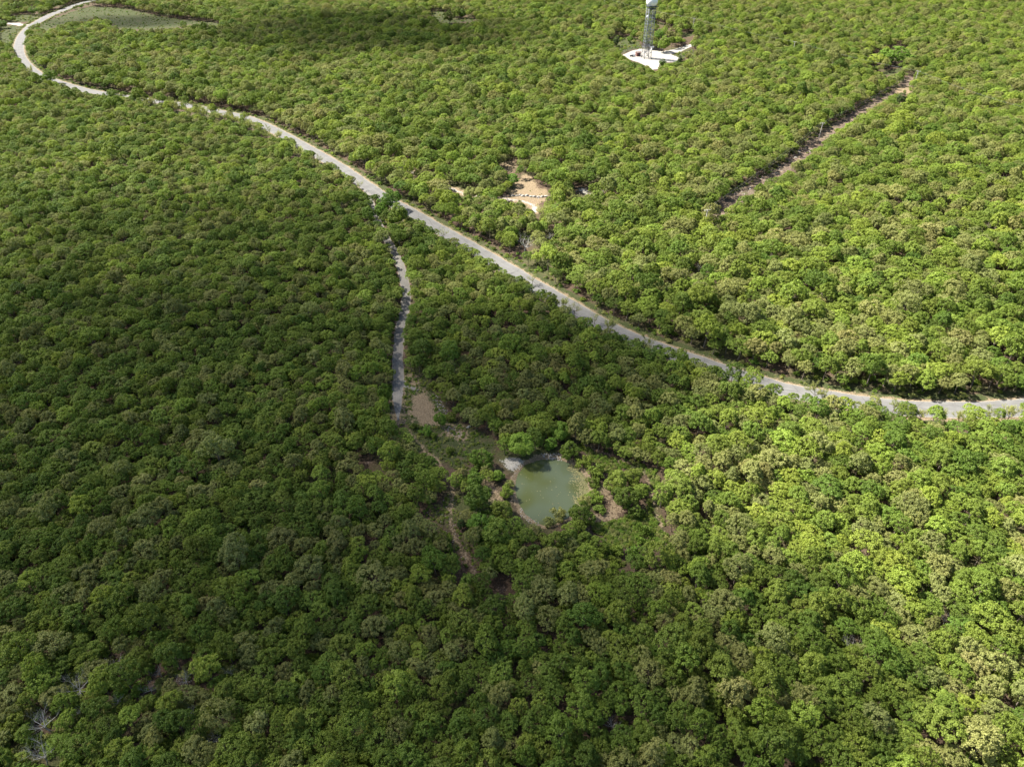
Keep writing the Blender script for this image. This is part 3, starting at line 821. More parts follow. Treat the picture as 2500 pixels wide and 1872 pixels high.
# thin spring trees whose branches show, on the near side of the road
def sparse_meshes(seed, leafkey, n_leaf=900):
    random.seed(seed)
    mb = MB()
    prev = Vector((0, 0, -.3)); rr = .17
    for i in range(3):
        q = prev + Vector((random.uniform(-.15, .15), random.uniform(-.15, .15), .95)); mb.tube(prev, q, rr, rr * .9, 6, caps=False); prev = q; rr *= .9
    for k in range(6):
        a = 2 * pi * k / 6 + random.uniform(-.4, .4)
        limb(mb, prev, Vector((cos(a), sin(a), random.uniform(.5, 1.3))), random.uniform(2.0, 2.9), rr * .62, 3, .75, .2, 4, 3)
    me_t = mb.mesh('thin_trunk', M_BARK, True)
    V = np.array(mb.v); V = V[(V[:, 2] > 3.4)]
    tips = V[RNG.integers(0, len(V), n_leaf)] + RNG.normal(size=(n_leaf, 3)) * .16
    me_l = quads_mesh('thin_crown', leaves(tips, unit(n_leaf) + np.array([0, 0, .6]), .10), LEAF[leafkey]) if leafkey else None
    return me_t, me_l
SPARSE = [sparse_meshes(3, 'pale', 2800), sparse_meshes(4, 'olive', 4200), sparse_meshes(5, 'pale', 1300), sparse_meshes(9, 'pale', 4600)]
BARE = []
for s in (21, 22, 23, 24):
    random.seed(s); mb = MB()
    prev = Vector((0, 0, -.3)); rr = .17
    for i in range(3):
        q = prev + Vector((random.uniform(-.25, .25), random.uniform(-.25, .25), .9)); mb.tube(prev, q, rr, rr * .9, 6, caps=False); prev = q; rr *= .9
    for k in range(5):
        a = 2 * pi * k / 5 + random.uniform(-.5, .5)
        limb(mb, prev, Vector((cos(a), sin(a), random.uniform(.3, 1.1))), random.uniform(1.9, 2.8), rr * .70, 3, .8, .15, 4, 4)
    BARE.append(mb.mesh('bare_wood', M_DEAD, True))
random.seed(8)
SP = [(1490, 790, 26, 0, 'thin tree with few pale leaves standing out against the pale road at its lower stretch'),
      (1402, 752, 19, 2, 'thin nearly leafless tree before the lower road, middle of three'), (1378, 738, 18, 0, 'pale leafed thin tree before the lower road, leftmost of three'),
      (1452, 775, 15, 2, 'small nearly bare tree between two thin trees before the lower road'), (1080, 570, 14, 2, 'slim nearly bare tree standing before the middle stretch of the road'),
      (878, 452, 12, 2, 'small bare twiggy tree at the road edge opposite the dirt lane'), (1585, 838, 22, 1, 'olive thin tree over the road where it dips behind crowns'),
      (1992, 952, 22, 1, 'pale olive spreading tree overhanging the right hand road curve'), (2013, 972, 15, 0, 'small pale thin tree on the near side of the right hand road curve'),
      (2185, 990, 18, 1, 'rounded thin tree hiding part of the road at the far right'), (2250, 1010, 17, 3, 'pale thin tree in front of the last stretch of road at right'),
      (2300, 1014, 18, 0, 'second pale thin tree in front of the last stretch of road at right'), (2345, 1018, 18, 3, 'third pale thin tree in front of the last stretch of road at right'),
      (2410, 1012, 20, 1, 'olive thin tree before the road close to the right edge'), (2470, 1008, 22, 3, 'pale thin tree at the right edge in front of the road'),
      (432, 262, 17, 3, 'pale thin tree before the hidden stretch of the upper road, left of the others'), (462, 272, 15, 0, 'pale thin tree with white road behind it in the upper stretch'),
      (500, 275, 17, 3, 'thin pale tree in the middle of the row before the upper road'), (540, 285, 17, 1, 'grey green thin tree in the row before the upper road'),
      (575, 292, 15, 0, 'thin tree in the row before the upper road with gaps in its crown'), (612, 306, 16, 3, 'pale thin tree at the right end of the row before the upper road'),
      (650, 326, 18, 1, 'dark limbed thin tree leaning over the upper road'), (680, 330, 15, 0, 'thin open tree whose dark branches cross the pale upper road'),
      (728, 372, 17, 3, 'pale green thin tree over the near edge of the straight road'), (775, 398, 18, 1, 'green grey thin tree over the near edge of the straight road'),
      (72, 172, 12, 0, 'very thin pale tree before the road bend at the upper left'), (372, 250, 14, 3, 'pale tree over the hidden road right of the dark shaded one'),
      (1300, 548 + 130, 14, 2, 'small thin tree at the road edge beside the first of three before the lower road'), (1322, 515, 20, 0, 'pale speckled tree in front of the dirt lane end')]
for px, py, r, k, lb in SP:
    T('f', 'thin_tree', px, py, r, lb, 'tree', 'thin spring trees beside the road', SPARSE[k][1], SPARSE[k][0], 3.4, 4.6)
BR = [(184, 1672, 34, 'spreading bare grey tree in the thin patch near the bottom left corner', 0), (285, 1618, 26, 'white limbed bare tree, topmost of the bare ones at the lower left', 1),
      (105, 1755, 40, 'largest whitish bare tree with fanned twigs near the bottom left corner', 2), (95, 1842, 40, 'pale bare tree with twisted limbs lowest in the bottom left corner', 3),
      (364, 1678, 22, 'pale broken bare tree right of the spreading grey one at the lower left', 1), (452, 1655, 26, 'dark twiggy bare tree rightmost of the upper bare ones at lower left', 0),
      (190, 1735, 20, 'small bare tree between the large bare crowns at lower left', 3), (463, 1732, 20, 'pale thin bare tree half hidden in green at the lower left', 2),
      (560, 1636, 18, 'faint bare tree right of the others at the lower left', 1), (388, 1638, 16, 'low white forked dead tree above the broken bare one', 3),
      (520, 1805, 20, 'dead grey tree in a dark gap near the bottom left', 0), (1496, 1764, 20, 'single small bare grey tree in a dark gap at the bottom centre', 2),
      (1281, 592, 22, 'brushy bare grey tree beside the far edge of the road', 0), (1343, 576, 14, 'narrow bare grey tree right of the brushy bare one', 2),
      (1708, 650, 13, 'small white bare tree in the sunlit forest right of the road', 1), (2078, 1568, 26, 'bare white limbed tree in the sunlit forest at lower right', 3),
      (2310, 1508, 18, 'bare limbed tree among bright crowns near the right edge', 1), (282, 1705, 18, 'tangled pale bare tree in the middle of the lower left thin patch', 2),
      (1235, 486, 11, 'grey leafless brush tree left of the row of boulders', 0)]
for px, py, r, lb, k in BR:
    T('f', 'bare_tree', px, py, r, lb, 'bare tree', 'bare dead trees', None, BARE[k], 3.2, 4.4)

# ------------------------------------------------------------------ the closed canopy
xx, yy = [], []
for y0, y1, n in ((36, 130, 60000), (130, 300, 110000), (300, 560, 180000), (560, 1000, 330000)):
    v = RNG.uniform(y0, y1, n); xx.append((RNG.random(n) * 2 - 1) * (75 + .69 * y1)); yy.append(v)
xx = np.concatenate(xx); yy = np.concatenate(yy)
keep = np.abs(xx) < 75 + .69 * yy
xx, yy = xx[keep], yy[keep]
o = RNG.permutation(len(xx)); xx, yy = xx[o], yy[o]
ry_ = np.interp(xx, ROAD_W[:, 0][np.argsort(ROAD_W[:, 0])], ROAD_W[:, 1][np.argsort(ROAD_W[:, 0])])
big = np.clip(np.maximum(sstep(-6, 12, yy - ry_), sstep(-5, 45, xx - .12 * yy)), 0, 1)
big = np.where(xx < -60, sstep(-6, 12, yy - ry_), big)
scl = np.clip((.63 + .13 * big + .15 * sstep(-6, 12, yy - ry_)) * RNG.lognormal(0, .17, len(xx)), .48, 1.5)
scl = np.where(RNG.random(len(xx)) < .03, scl * 1.25, scl)
R = 3.15 * scl
d_r = line_dist(xx, yy, ROAD_W); d_t = line_dist(xx, yy, TRACK_W); d_c = line_dist(xx, yy, CUT_W); d_l = line_dist(xx, yy, LANE_W)
d_pl = line_dist(xx, yy, PADLANE_W); d_ll = line_dist(xx, yy, LEFTLANE_W)
near_side = yy < np.interp(xx, ROAD_W[::-1, 0] if ROAD_W[0, 0] > ROAD_W[-1, 0] else ROAD_W[:, 0], ROAD_W[:, 1])
near_side &= xx > ROAD_W[:, 0].min() + 15
ok = (d_r > np.where(near_side, ROAD_HALF - .3 + R * .30, ROAD_HALF + 1.6 + R * .75)) & (d_t > 1.0 + R * .38) & (d_c > 2.5 + R * .7) & (d_l > R) & (d_pl > 2 + R) & (d_ll > 2 + R)
ok &= poly_sd(xx, yy, POND_PX) < -2.5
h = height(xx, yy)
for dx, dy, zf, lim in ((0, 0, 7.2, 0), (0, 0, 5.0, 0), (0, 0, 2.0, 0), (-.8, 0, 5, 0), (.8, 0, 5, 0), (0, 0, .1, 0), (-1.05, 0, 4.2, 1), (1.05, 0, 4.2, 1), (-.8, .6, 5.2, 1), (.8, .6, 5.2, 1), (-.75, -.7, 3.5, 1), (.75, -.7, 3.5, 1), (0, -1, 3.0, 1), (0, .9, 5.0, 1), (0, 0, 8.0, 1), (-.55, 0, 6.6, 0), (.55, 0, 6.6, 0), (-.6, -.5, 3, 0), (.6, -.5, 3, 0)):
    px, py, _ = to_px(xx + dx * R, yy + dy * R, h + zf * scl)
    ix = (px / 2).astype(int); iy = (py / 2).astype(int)
    inside = (ix >= 0) & (ix < W2) & (iy >= 0) & (iy < H2)
    hit = np.zeros(len(xx), bool)
    hit[inside] = (MASK_OPEN if lim else MASK)[iy[inside], ix[inside]]
    ok &= ~hit
xx, yy, scl, R = xx[ok], yy[ok], scl[ok], R[ok]
cell = 5.0
gridc = {}
def gkey(x, y): return (int(x // cell), int(y // cell))
for (x, y, r) in PLACED:
    gridc.setdefault(gkey(x, y), []).append((x, y, r * 1.05))
BIG = max([r for _, _, r in PLACED])
acc = []
SP_F = .575
THIN = ground(330, 1720)      # the thin patch of forest at the lower left
for i in range(len(xx)):
    x, y, r = xx[i], yy[i], R[i]
    f = SP_F
    dth = math.hypot(x - THIN.x, (y - THIN.y))
    if dth < 24: f = SP_F * (1 + .22 * (1 - dth / 24))
    kx, ky = gkey(x, y)
    good = True
    for a in (-1, 0, 1):
        for b_ in (-1, 0, 1):
            for (u, v, w) in gridc.get((kx + a, ky + b_), ()):
                if (u - x) ** 2 + (v - y) ** 2 < (f * (r + w)) ** 2:
                    good = False; break
            if not good: break
        if not good: break
    if good:
        gridc.setdefault((kx, ky), []).append((x, y, r)); acc.append(i)
acc = np.array(acc)
xx, yy, scl = xx[acc], yy[acc], scl[acc]
h = height(xx, yy)
print('canopy trees', len(xx))

def vnoise(x, y, s, seed):
    """smooth value noise for stands of one colour"""
    r = np.random.default_rng(seed); G = r.random((128, 128))
    u = (np.asarray(x) / s) % 128; v = (np.asarray(y) / s) % 128
    i, j = np.floor(u).astype(int) % 128, np.floor(v).astype(int) % 128
    fu, fv = u - np.floor(u), v - np.floor(v)
    fu, fv = fu * fu * (3 - 2 * fu), fv * fv * (3 - 2 * fv)
    a = G[i, j] * (1 - fu) + G[(i + 1) % 128, j] * fu
    b_ = G[i, (j + 1) % 128] * (1 - fu) + G[(i + 1) % 128, (j + 1) % 128] * fu
    return a * (1 - fv) + b_ * fv
n1 = vnoise(xx, yy, 26, 1); n2 = vnoise(xx, yy, 60, 2)
px, py, dep = to_px(xx, yy, h + 5)
# stands: the hilltop beyond the road and the right hand side carry more olive and yellow crowns
t_far = np.clip((yy - 150) / 250, 0, 1); t_right = np.clip((xx - 15) / 90, 0, 1)
warm = np.clip(.18 + .50 * t_far + .32 * t_right + (n1 - .5) * .9 + (n2 - .5) * .5, 0, 1)
u = .5 * RNG.random(len(xx)) + .5 * vnoise(xx, yy, 11, 5); u = np.argsort(np.argsort(u)) / len(u)
fam = np.zeros(len(xx), int)
W = np.stack([.24 * (1 - warm) + .07, .46 - .10 * warm, .16 + .24 * warm, .10 + .20 * warm, .015 + .07 * warm], 1)
W /= W.sum(1)[:, None]
fam = (u[:, None] > np.cumsum(W, 1)).sum(1).clip(0, 4)
shp = RNG.integers(0, NSHAPE, len(xx))
rot = RNG.random(len(xx)) * 6.283
sz = RNG.uniform(.80, 1.25, len(xx))
wd_ = RNG.uniform(.80, 1.22, len(xx))
proto = shp * 5 + fam

# the 300 that show largest become things of their own
inframe = (px > 12) & (px < 2488) & (py > 10) & (py < 1862)
order = np.argsort(np.where(inframe, scl / dep, 0))[::-1]
ind = list(order[:300])
have = set(proto[ind].tolist())
for p in range(NSHAPE * 5):                      # every crown the forest draws on stands somewhere as a tree
    if p not in have:
        j = [k for k in ind if (proto[ind] == proto[k]).sum() > 3][p % 20]
        proto[j] = p; shp[j] = p // 5; fam[j] = p % 5
is_ind = np.zeros(len(xx), bool); is_ind[ind] = True

COLW = {0: 'dark green', 1: 'mid green', 2: 'olive green', 3: 'yellow green', 4: 'tan olive'}
def zone(x, y):
    cols = [(260, 'at the left edge'), (560, 'near the left corner'), (860, 'left of bottom centre'), (1130, 'left of the middle'), (1370, 'in the middle'), (1640, 'right of the middle'),
            (1940, 'right of bottom centre'), (2240, 'near the right corner'), (2501, 'at the right edge')]
    rows = [(1790, 'in the lowest row'), (1700, 'in the second lowest row'), (1610, 'in the third lowest row'), (1520, 'in the fourth lowest row'),
            (1420, 'in the fifth lowest row'), (1300, 'level with the ravine foot'), (1000, 'level with the pond'), (-1, 'beyond the pond')]
    c = next(n for l, n in cols if x < l); r = next(n for l, n in rows if y >= l)
    return r, c
from collections import defaultdict
buck = defaultdict(list)
for k in ind:
    buck[(zone(px[k], py[k]), fam[k])].append(k)
ORD = ['leftmost', 'second from left', 'third from left', 'fourth from left', 'fifth from left', 'sixth from left', 'seventh from left', 'eighth from left', 'ninth from left', 'tenth from left', 'eleventh from left', 'twelfth from left', 'thirteenth from left']
PROTO_OBJ = {}
TRUNK_OBJ = {}
for ((r, c), f), ks in buck.items():
    ks = sorted(ks, key=lambda k: px[k])
    for q_, k in enumerate(ks):
        size = 'large ' if scl[k] > 1.17 else ('small ' if scl[k] < .86 else '')
        lb = f'{size}{COLW[f]} oak {r}, {c}'
        if len(ks) > 1: lb += ', ' + (ORD[q_] if q_ < len(ORD) - 1 and not (q_ == len(ks) - 1) else 'rightmost')
        s = scl[k]
        e = empty('oak_tree', (xx[k], yy[k], h[k] - .05), rot[k], (s, s * wd_[k], s * sz[k]))
        tag(e, lb, 'tree', 'closed canopy oaks in the near forest')
        co = link_mesh('crown', CROWN_ME[(shp[k], FAMS[fam[k]])], e)
        to = link_mesh('trunk', TRUNK_ME[shp[k]], e)
        PROTO_OBJ.setdefault(int(proto[k]), co)
        TRUNK_OBJ.setdefault(int(shp[k]), to)

def scatter(name, X, Y, Z, idx, rotz, sc, scz, protos, label=None, cat=None, kind='stuff', extra=None):
    """ONE stuff object: points that carry copies of shapes that stand in the scene already"""
    me = bpy.data.meshes.new(name)
    n = len(X)
    me.vertices.add(n)
    me.vertices.foreach_set('co', np.stack([X, Y, Z], 1).astype(np.float32).ravel())
    for an, ty, val in (('pick', 'INT', idx.astype(np.int32)), ('turn', 'FLOAT', rotz.astype(np.float32))):
        a = me.attributes.new(an, ty, 'POINT'); a.data.foreach_set('value', val)
    a = me.attributes.new('size', 'FLOAT_VECTOR', 'POINT')
    a.data.foreach_set('vector', np.stack([sc, sc * (1 if extra is None else extra), sc * scz], 1).astype(np.float32).ravel())
    ob = link_mesh(name, me)
    ng = bpy.data.node_groups.new(name + '_nodes', 'GeometryNodeTree')
    ng.interface.new_socket('Geometry', in_out='INPUT', socket_type='NodeSocketGeometry')
    ng.interface.new_socket('Geometry', in_out='OUTPUT', socket_type='NodeSocketGeometry')
    N = ng.nodes; L = ng.links
    gi = N.new('NodeGroupInput'); go = N.new('NodeGroupOutput')
    jn = N.new('GeometryNodeJoinGeometry')
    def attr(nm, ty):
        a = N.new('GeometryNodeInputNamedAttribute'); a.data_type = ty; a.inputs[0].default_value = nm
        return a.outputs[0]
    pk = attr('pick', 'INT'); tn = attr('turn', 'FLOAT'); szz = attr('size', 'FLOAT_VECTOR')
    cx = N.new('ShaderNodeCombineXYZ'); L.new(tn, cx.inputs[2])
    for test, objs in protos:
        cmp_ = N.new('FunctionNodeCompare'); cmp_.data_type = 'INT'; cmp_.operation = 'EQUAL'
        md = N.new('ShaderNodeMath'); md.operation = 'DIVIDE'; md.inputs[1].default_value = test[1]
        fl = N.new('ShaderNodeMath'); fl.operation = 'FLOOR'
        L.new(pk, md.inputs[0]); L.new(md.outputs[0], fl.inputs[0])
        ia = [s for s in cmp_.inputs if s.type == 'INT']
        L.new(fl.outputs[0], ia[0]); ia[1].default_value = test[0]
        for ob_ in objs:
            oi = N.new('GeometryNodeObjectInfo'); oi.inputs['Object'].default_value = ob_
            oi.inputs['As Instance'].default_value = True; oi.transform_space = 'ORIGINAL'
            ip = N.new('GeometryNodeInstanceOnPoints')
            L.new(gi.outputs[0], ip.inputs['Points']); L.new(cmp_.outputs[0], ip.inputs['Selection'])
            L.new(oi.outputs['Geometry'], ip.inputs['Instance']); L.new(cx.outputs[0], ip.inputs['Rotation']); L.new(szz, ip.inputs['Scale'])
            L.new(ip.outputs[0], jn.inputs[0])
    L.new(jn.outputs[0], go.inputs[0])
    md_ = ob.modifiers.new('copies', 'NODES'); md_.node_group = ng
    tag(ob, label, cat, kind=kind)
    return ob
rest = ~is_ind
protos = [((p, 1.0), [PROTO_OBJ[p]]) for p in range(NSHAPE * 5)] + [((s, 5.0), [TRUNK_OBJ[s]]) for s in range(NSHAPE) if s in TRUNK_OBJ]
scatter('forest', xx[rest], yy[rest], h[rest] - .05, proto[rest], rot[rest], scl[rest], sz[rest], protos,
        'unbroken spring oak forest covering the hills to the top of the picture', 'forest', extra=wd_[rest])

# ------------------------------------------------------------------ low scrub and grass on the open ground
CL = [o_ for o_ in bpy.data.objects if o_.name.split('.')[0] == 'shrub']
by_leaf = {}
for o_ in CL:
    c_ = [ch for ch in o_.children if ch.name.startswith('crown')][0]
    by_leaf.setdefault(c_.data.materials[0].name, c_)
tmp_tan = SHRUB['tan']
SC_P = [by_leaf[k] for k in by_leaf]
def fill(poly, n, zone_ok=None):
    P = np.array([tuple(ground(*p).xy) for p in poly])
    a, b_ = P.min(0), P.max(0)
    X = RNG.uniform(a[0], b_[0], n * 3); Y = RNG.uniform(a[1], b_[1], n * 3)
    s = poly_sd(X, Y, poly)
    k = np.nonzero(s > -.5)[0][:n]
    return X[k], Y[k]
sx, sy, ss = [], [], []
for nm, n, s0, s1 in (('clearing', 1100, .08, .42), ('scrub', 1700, .1, .5), ('scrub2', 800, .1, .48), ('ridge', 500, .08, .35), ('tower_brush', 120, .3, 1.4), ('tower_brush2', 40, .3, 1.0), ('camp', 40, .1, .3), ('meadow', 520, .25, .8), ('meadow_left', 120, .3, .8),
                      ('meadow_top', 90, .3, 1.0), ('top_gap', 60, .3, 1.0), ('pad_road', 20, .3, .8), ('junction', 20, .2, .5)):
    X, Y = fill(SEEN_POLYS[nm], n)
    sx.append(X); sy.append(Y); ss.append(RNG.uniform(0, 1, len(X)) ** 2 * (s1 - s0) + s0)
# verges of the road, the cut and the foot of the forest edge
for L_, n, lo, hi in ((ROAD_W, 5200, 5.0, 8.5), (CUT_W, 2200, 0, 8), (TRACK_W, 700, 1.7, 3.5)):
    k = RNG.integers(0, len(L_) - 1, n)
    a = RNG.uniform(0, 6.283, n); r = RNG.uniform(lo, hi, n)
    X = L_[k, 0] + np.cos(a) * r; Y = L_[k, 1] + np.sin(a) * r
    dd = line_dist(X, Y, L_); g_ = (dd > lo) & (dd < hi)
    if L_ is CUT_W: g_ = dd > 1.5 + 5 * RNG.random(n)
    sx.append(X[g_]); sy.append(Y[g_]); ss.append(RNG.uniform(.15, 1, g_.sum()) ** 2 * .8 + .12)
a = RNG.uniform(0, 6.283, 900); r = np.sqrt(RNG.random(900)) * 26
sx.append(THIN.x + np.cos(a) * r * 1.25); sy.append(THIN.y + np.sin(a) * r * .8); ss.append(RNG.uniform(.2, 1.0, 900))
v = RNG.uniform(48, 260, 9000); u_ = (RNG.random(9000) * 2 - 1) * (75 + .69 * v)
k = (line_dist(u_, v, ROAD_W) > 8) & (line_dist(u_, v, TRACK_W) > 3) & (poly_sd(u_, v, POND_PX) < -5)
for nm in ('clearing', 'scrub', 'scrub2', 'sand', 'ridge', 'ridge2', 'rockpatch', 'camp', 'camp2', 'camp3', 'dirt_lane', 'dirt_lane2', 'brown_spot', 'brown_spot2'):
    k &= poly_sd(u_, v, SEEN_POLYS[nm]) < -1.5
sx.append(u_[k]); sy.append(v[k]); ss.append(RNG.uniform(.4, 1.3, k.sum()))
sx, sy, ss = map(np.concatenate, (sx, sy, ss))
g_ = (line_dist(sx, sy, ROAD_W) > 4.4 + ss) & (line_dist(sx, sy, TRACK_W) > 1.25 + ss) & (poly_sd(sx, sy, POND_PX) < -.6) & (poly_sd(sx, sy, burnt) < .3)
g_ &= (poly_sd(sx, sy, SEEN_POLYS['sand']) < 0) & (line_dist(sx, sy, TRAIL_W) > .5) & (line_dist(sx, sy, PTRAIL_W) > .6) & (line_dist(sx, sy, LANE_W) > 1.6)
sx, sy, ss = sx[g_], sy[g_], ss[g_]
scatter('undergrowth', sx, sy, full_height(sx, sy) - .1, RNG.integers(0, len(SC_P), len(sx)), RNG.random(len(sx)) * 6.28, ss, RNG.uniform(.5, 1.0, len(sx)),
        [((i, 1.0), [o_]) for i, o_ in enumerate(SC_P)], 'low green scrub and weeds on open ground and road verges', 'undergrowth')

# ------------------------------------------------------------------ floating weed on the pond
n = 1900
wx, wy = [], []
edge = PW[np.array([6, 7, 8, 9, 10, 11])]
while len(wx) < n:
    i = random.randrange(5); t = random.random()
    p = edge[i] * (1 - t) + edge[i + 1] * t
    k = 1 - abs(random.gauss(0, .13)) * (1.3 if i > 0 else .8)
    q_ = Pc + (p - Pc) * k
    wx.append(q_[0]); wy.append(q_[1])
for _ in range(70):
    i = random.randrange(len(PW)); q_ = Pc + (PW[i] - Pc) * random.random() ** .6 * .95
    wx.append(q_[0]); wy.append(q_[1])
C_ = np.stack([wx, wy, np.full(len(wx), wz + .012)], 1)
a = RNG.random(len(wx)) * 6.28; r = RNG.uniform(.04, .17, len(wx))
V = []
for k in range(6):
    V.append(C_ + np.stack([np.cos(a + k * 1.047) * r, np.sin(a + k * 1.047) * r, RNG.uniform(0, .01, len(wx))], 1))
M_WEED = plain('floating_leaves', (.17, .155, .06), .7, var=.5, nscale=3)
wd = link_mesh('floating_weed', quads_mesh('floating_weed', np.stack(V, 1).reshape(-1, 3), M_WEED, 6))
tag(wd, 'yellow green leaves floating along the right side of the pond', 'floating weed', kind='stuff')

# ------------------------------------------------------------------ stones
def rock_mesh(seed, flat=.6):
    r = np.random.default_rng(seed)
    import bmesh
    bm = bmesh.new(); bmesh.ops.create_icosphere(bm, subdivisions=2, radius=1)
    for v in bm.verts:
        p = v.co
        k = 1 + .22 * sin(p.x * 3 + seed) * cos(p.y * 4 + seed) + .12 * sin(p.z * 7 + seed * 2) + r.uniform(-.06, .06)
        v.co = Vector((p.x * k, p.y * k * .8, max(-.35, p.z * k * flat)))
    me = bpy.data.meshes.new('rock'); bm.to_mesh(me); bm.free(); me.materials.append(M_ROCK)
    return me
ROCKS = [rock_mesh(s, f) for s, f in ((1, .6), (2, .45), (3, .7), (4, .5))]
def rock(px, py, wpx, label, group=None, k=0, rz=None, sxyz=(1, 1, 1)):
    g = ground(px, py)
    s = wpx / 2 / px_scale(px, py)
    o_ = bpy.data.objects.new('boulder', ROCKS[k % 4]); COL.objects.link(o_)
    o_.location = (g.x, g.y, float(full_height(g.x, g.y)) + .1 * s); o_.scale = (s * sxyz[0], s * sxyz[1], s * sxyz[2])
    o_.rotation_euler = (0, 0, random.uniform(0, 6) if rz is None else rz)
    tag(o_, label, 'boulder', group)
names = ['leftmost', 'second from the left', 'third from the left', 'fourth from the left', 'fifth from the left', 'fifth from the right', 'fourth from the right', 'third from the right', 'second from the right', 'rightmost']
for i, (px_, py_, w_) in enumerate([(1252, 479, 9), (1261, 479, 8), (1270, 477.5, 8), (1277, 479.5, 10), (1287, 478.5, 9), (1296, 480.5, 9), (1305, 481.5, 9), (1314, 482, 9), (1324, 481.5, 9), (1333, 480, 9)]):
    rock(px_, py_, w_ * 1.15, f'grey boulder in the long row beside the pale dirt lane, {names[i]}', 'boulders in a row beside the dirt lane', i, .1 * (i % 3 - 1), (1, .75, 1.1))
for i, (px_, py_, w_, lb) in enumerate([(1145, 1042, 13, 'elongated white boulder lying at the right end of the clearing'), (1074, 988, 6, 'white stone at the top of the broken stone line in the clearing'),
                                        (1080, 994, 6, 'white stone second in the broken stone line beside the clearing'), (1088, 1001, 4, 'small white stone at the lower end of the broken stone line'),
                                        (1126, 1066, 4, 'small white stone on bare soil below the elongated white boulder'), (1420, 567, 7, 'pale boulder among crowns left of the bare rock outcrop'),
                                        (1462, 577, 8, 'pale pinkish boulder among crowns right of the other pale one'), (1975, 410 - 6, 7, 'pale boulder in the middle of the cleared strip'),
                                        (1977, 371, 6, 'grey boulder at the right side of the cleared strip below the pole'), (1950, 369, 7, 'dark flat boulder at the left side of the cleared strip'),
                                        (1831, 462, 7, 'white boulder in the shaded lower part of the cleared strip'), (1943, 385, 8, 'tan boulder in the cleared strip below the flat dark one'),
                                        (1126, 1252, 6, 'white rock on orange soil in the ravine above the small cedar'), (433, 44, 5, 'white flat rock at the forest edge of the far meadow'),
                                        (530, 57, 4, 'white flat rock at the right tip of the far meadow')]):
    rock(px_, py_, w_, lb, 'loose pale rocks', i, None, (1, .6, .8))
# stone rubble nobody could count
rx, ry, rs = [], [], []
for poly, n_, s_ in (([(1055, 960), (1066, 968), (1080, 990), (1094, 1008), (1086, 1010), (1066, 985)], 90, .16), ([(1090, 1040), (1110, 1040), (1128, 1060), (1118, 1066), (1098, 1054)], 90, .12),
                     (SEEN_POLYS['rockpatch'], 60, .14), (SEEN_POLYS['ridge'], 60, .10), ([(1320, 1108), (1360, 1108), (1372, 1118), (1345, 1122)], 60, .22),
                     ([(1268, 1236), (1290, 1262), (1320, 1282), (1310, 1286), (1280, 1266)], 70, .12), ([(1790, 490), (1850, 452), (1935, 402), (1990, 360), (1975, 355), (1900, 405), (1780, 480)], 240, .3),
                     ([(1398, 564), (1470, 570), (1470, 584), (1420, 580)], 60, .3), (SEEN_POLYS['camp2'], 40, .2)):
    X, Y = fill(poly, n_); rx.append(X); ry.append(Y); rs.append(RNG.uniform(.4, 1.3, len(X)) * s_)
rx, ry, rs = map(np.concatenate, (rx, ry, rs))
rk = [o_ for o_ in bpy.data.objects if o_.name.startswith('boulder')][:4]
scatter('rubble', rx, ry, full_height(rx, ry) - .03, RNG.integers(0, 4, len(rx)), RNG.random(len(rx)) * 6.28, rs, RNG.uniform(.5, 1, len(rx)),
        [((i, 1.0), [o_]) for i, o_ in enumerate(rk)], 'small pale stones strewn over bare soil and pond banks', 'rubble')

# white marker posts
def post(px_, py_, hgt, label, lean=0.0):
    g = ground(px_, py_); e = empty('marker_post', g, 0)
    mb = MB(); mb.tube((0, 0, -.2), (lean, 0, hgt), .09, .08, 8); mb.build('post', M_WHITE, e)
    mb = MB(); mb.tube((lean, 0, hgt), (lean * 1.05, 0, hgt + .09), .12, .05, 8); mb.build('post_cap', M_WHITE, e)
    tag(e, label, 'post', 'white marker posts')
post(1314.5, 486, 1.3, 'leaning white post in front of the row of boulders', .35)
post(1471, 470, 1.5, 'white post right of the bushy tree by the grey gravel spot', .5)

# ------------------------------------------------------------------ utility poles and cables
POLES = {}
def pole(key, px_, py_, label, yaw, hgt=11.2, foot=True):
    """px, py: the pole's top in the photograph"""
    g = ground(px_, py_, hgt)
    e = empty('utility_pole', g, yaw)
    mb = MB(); mb.tube((0, 0, -.5), (0, 0, hgt), .19, .13, 9); mb.build('pole', M_POLE, e, True)
    mb = MB(); mb.box((0, .16, hgt - .45), (2.6, .12, .14)); mb.build('crossarm', M_POLE, e)
    for s in (-1, 1):
        mb = MB(); mb.tube((s * .9, .16, hgt - .52), (0.05 * s, .10, hgt - 1.25), .035, n=5); mb.build('brace', M_STEEL, e)
    for s in (-1.15, -.45, 1.15):
        mb = MB(); mb.tube((s, .16, hgt - .38), (s, .16, hgt - .22), .05, .09, 8); mb.tube((s, .16, hgt - .22), (s, .16, hgt - .10), .09, .04, 8); mb.build('insulator', M_WHITE, e, True)
    if key in ('P3', 'P1'):
        mb = MB(); mb.tube((.32, .1, hgt - 2.6), (.32, .1, hgt - 1.7), .24, .24, 12); mb.build('transformer', M_STEEL, e, True)
    tag(e, label, 'utility pole', 'wooden utility poles of the power line')
    POLES[key] = (Vector(g), yaw, hgt)
pole('P0', 1477, -4, 'utility pole at the top edge left of the lattice tower', radians(10))
pole('P1', 1695, 45, 'utility pole standing right of the lattice tower behind the gravel pad', radians(-14))
pole('P2', 1941.4, 101.7, 'utility pole rising from the canopy between tower and junction glade', radians(-22))
pole('P3', 2242.3, 173, 'utility pole beside the sunny glade at the head of the cleared strip', radians(-30))
pole('P4', 2009.2, 299.5, 'utility pole standing in the middle of the cleared strip', radians(8))
pole('P5', 1727.5, 511.6, 'utility pole at the lower end of the cleared strip with its foot hidden by crowns', radians(12))
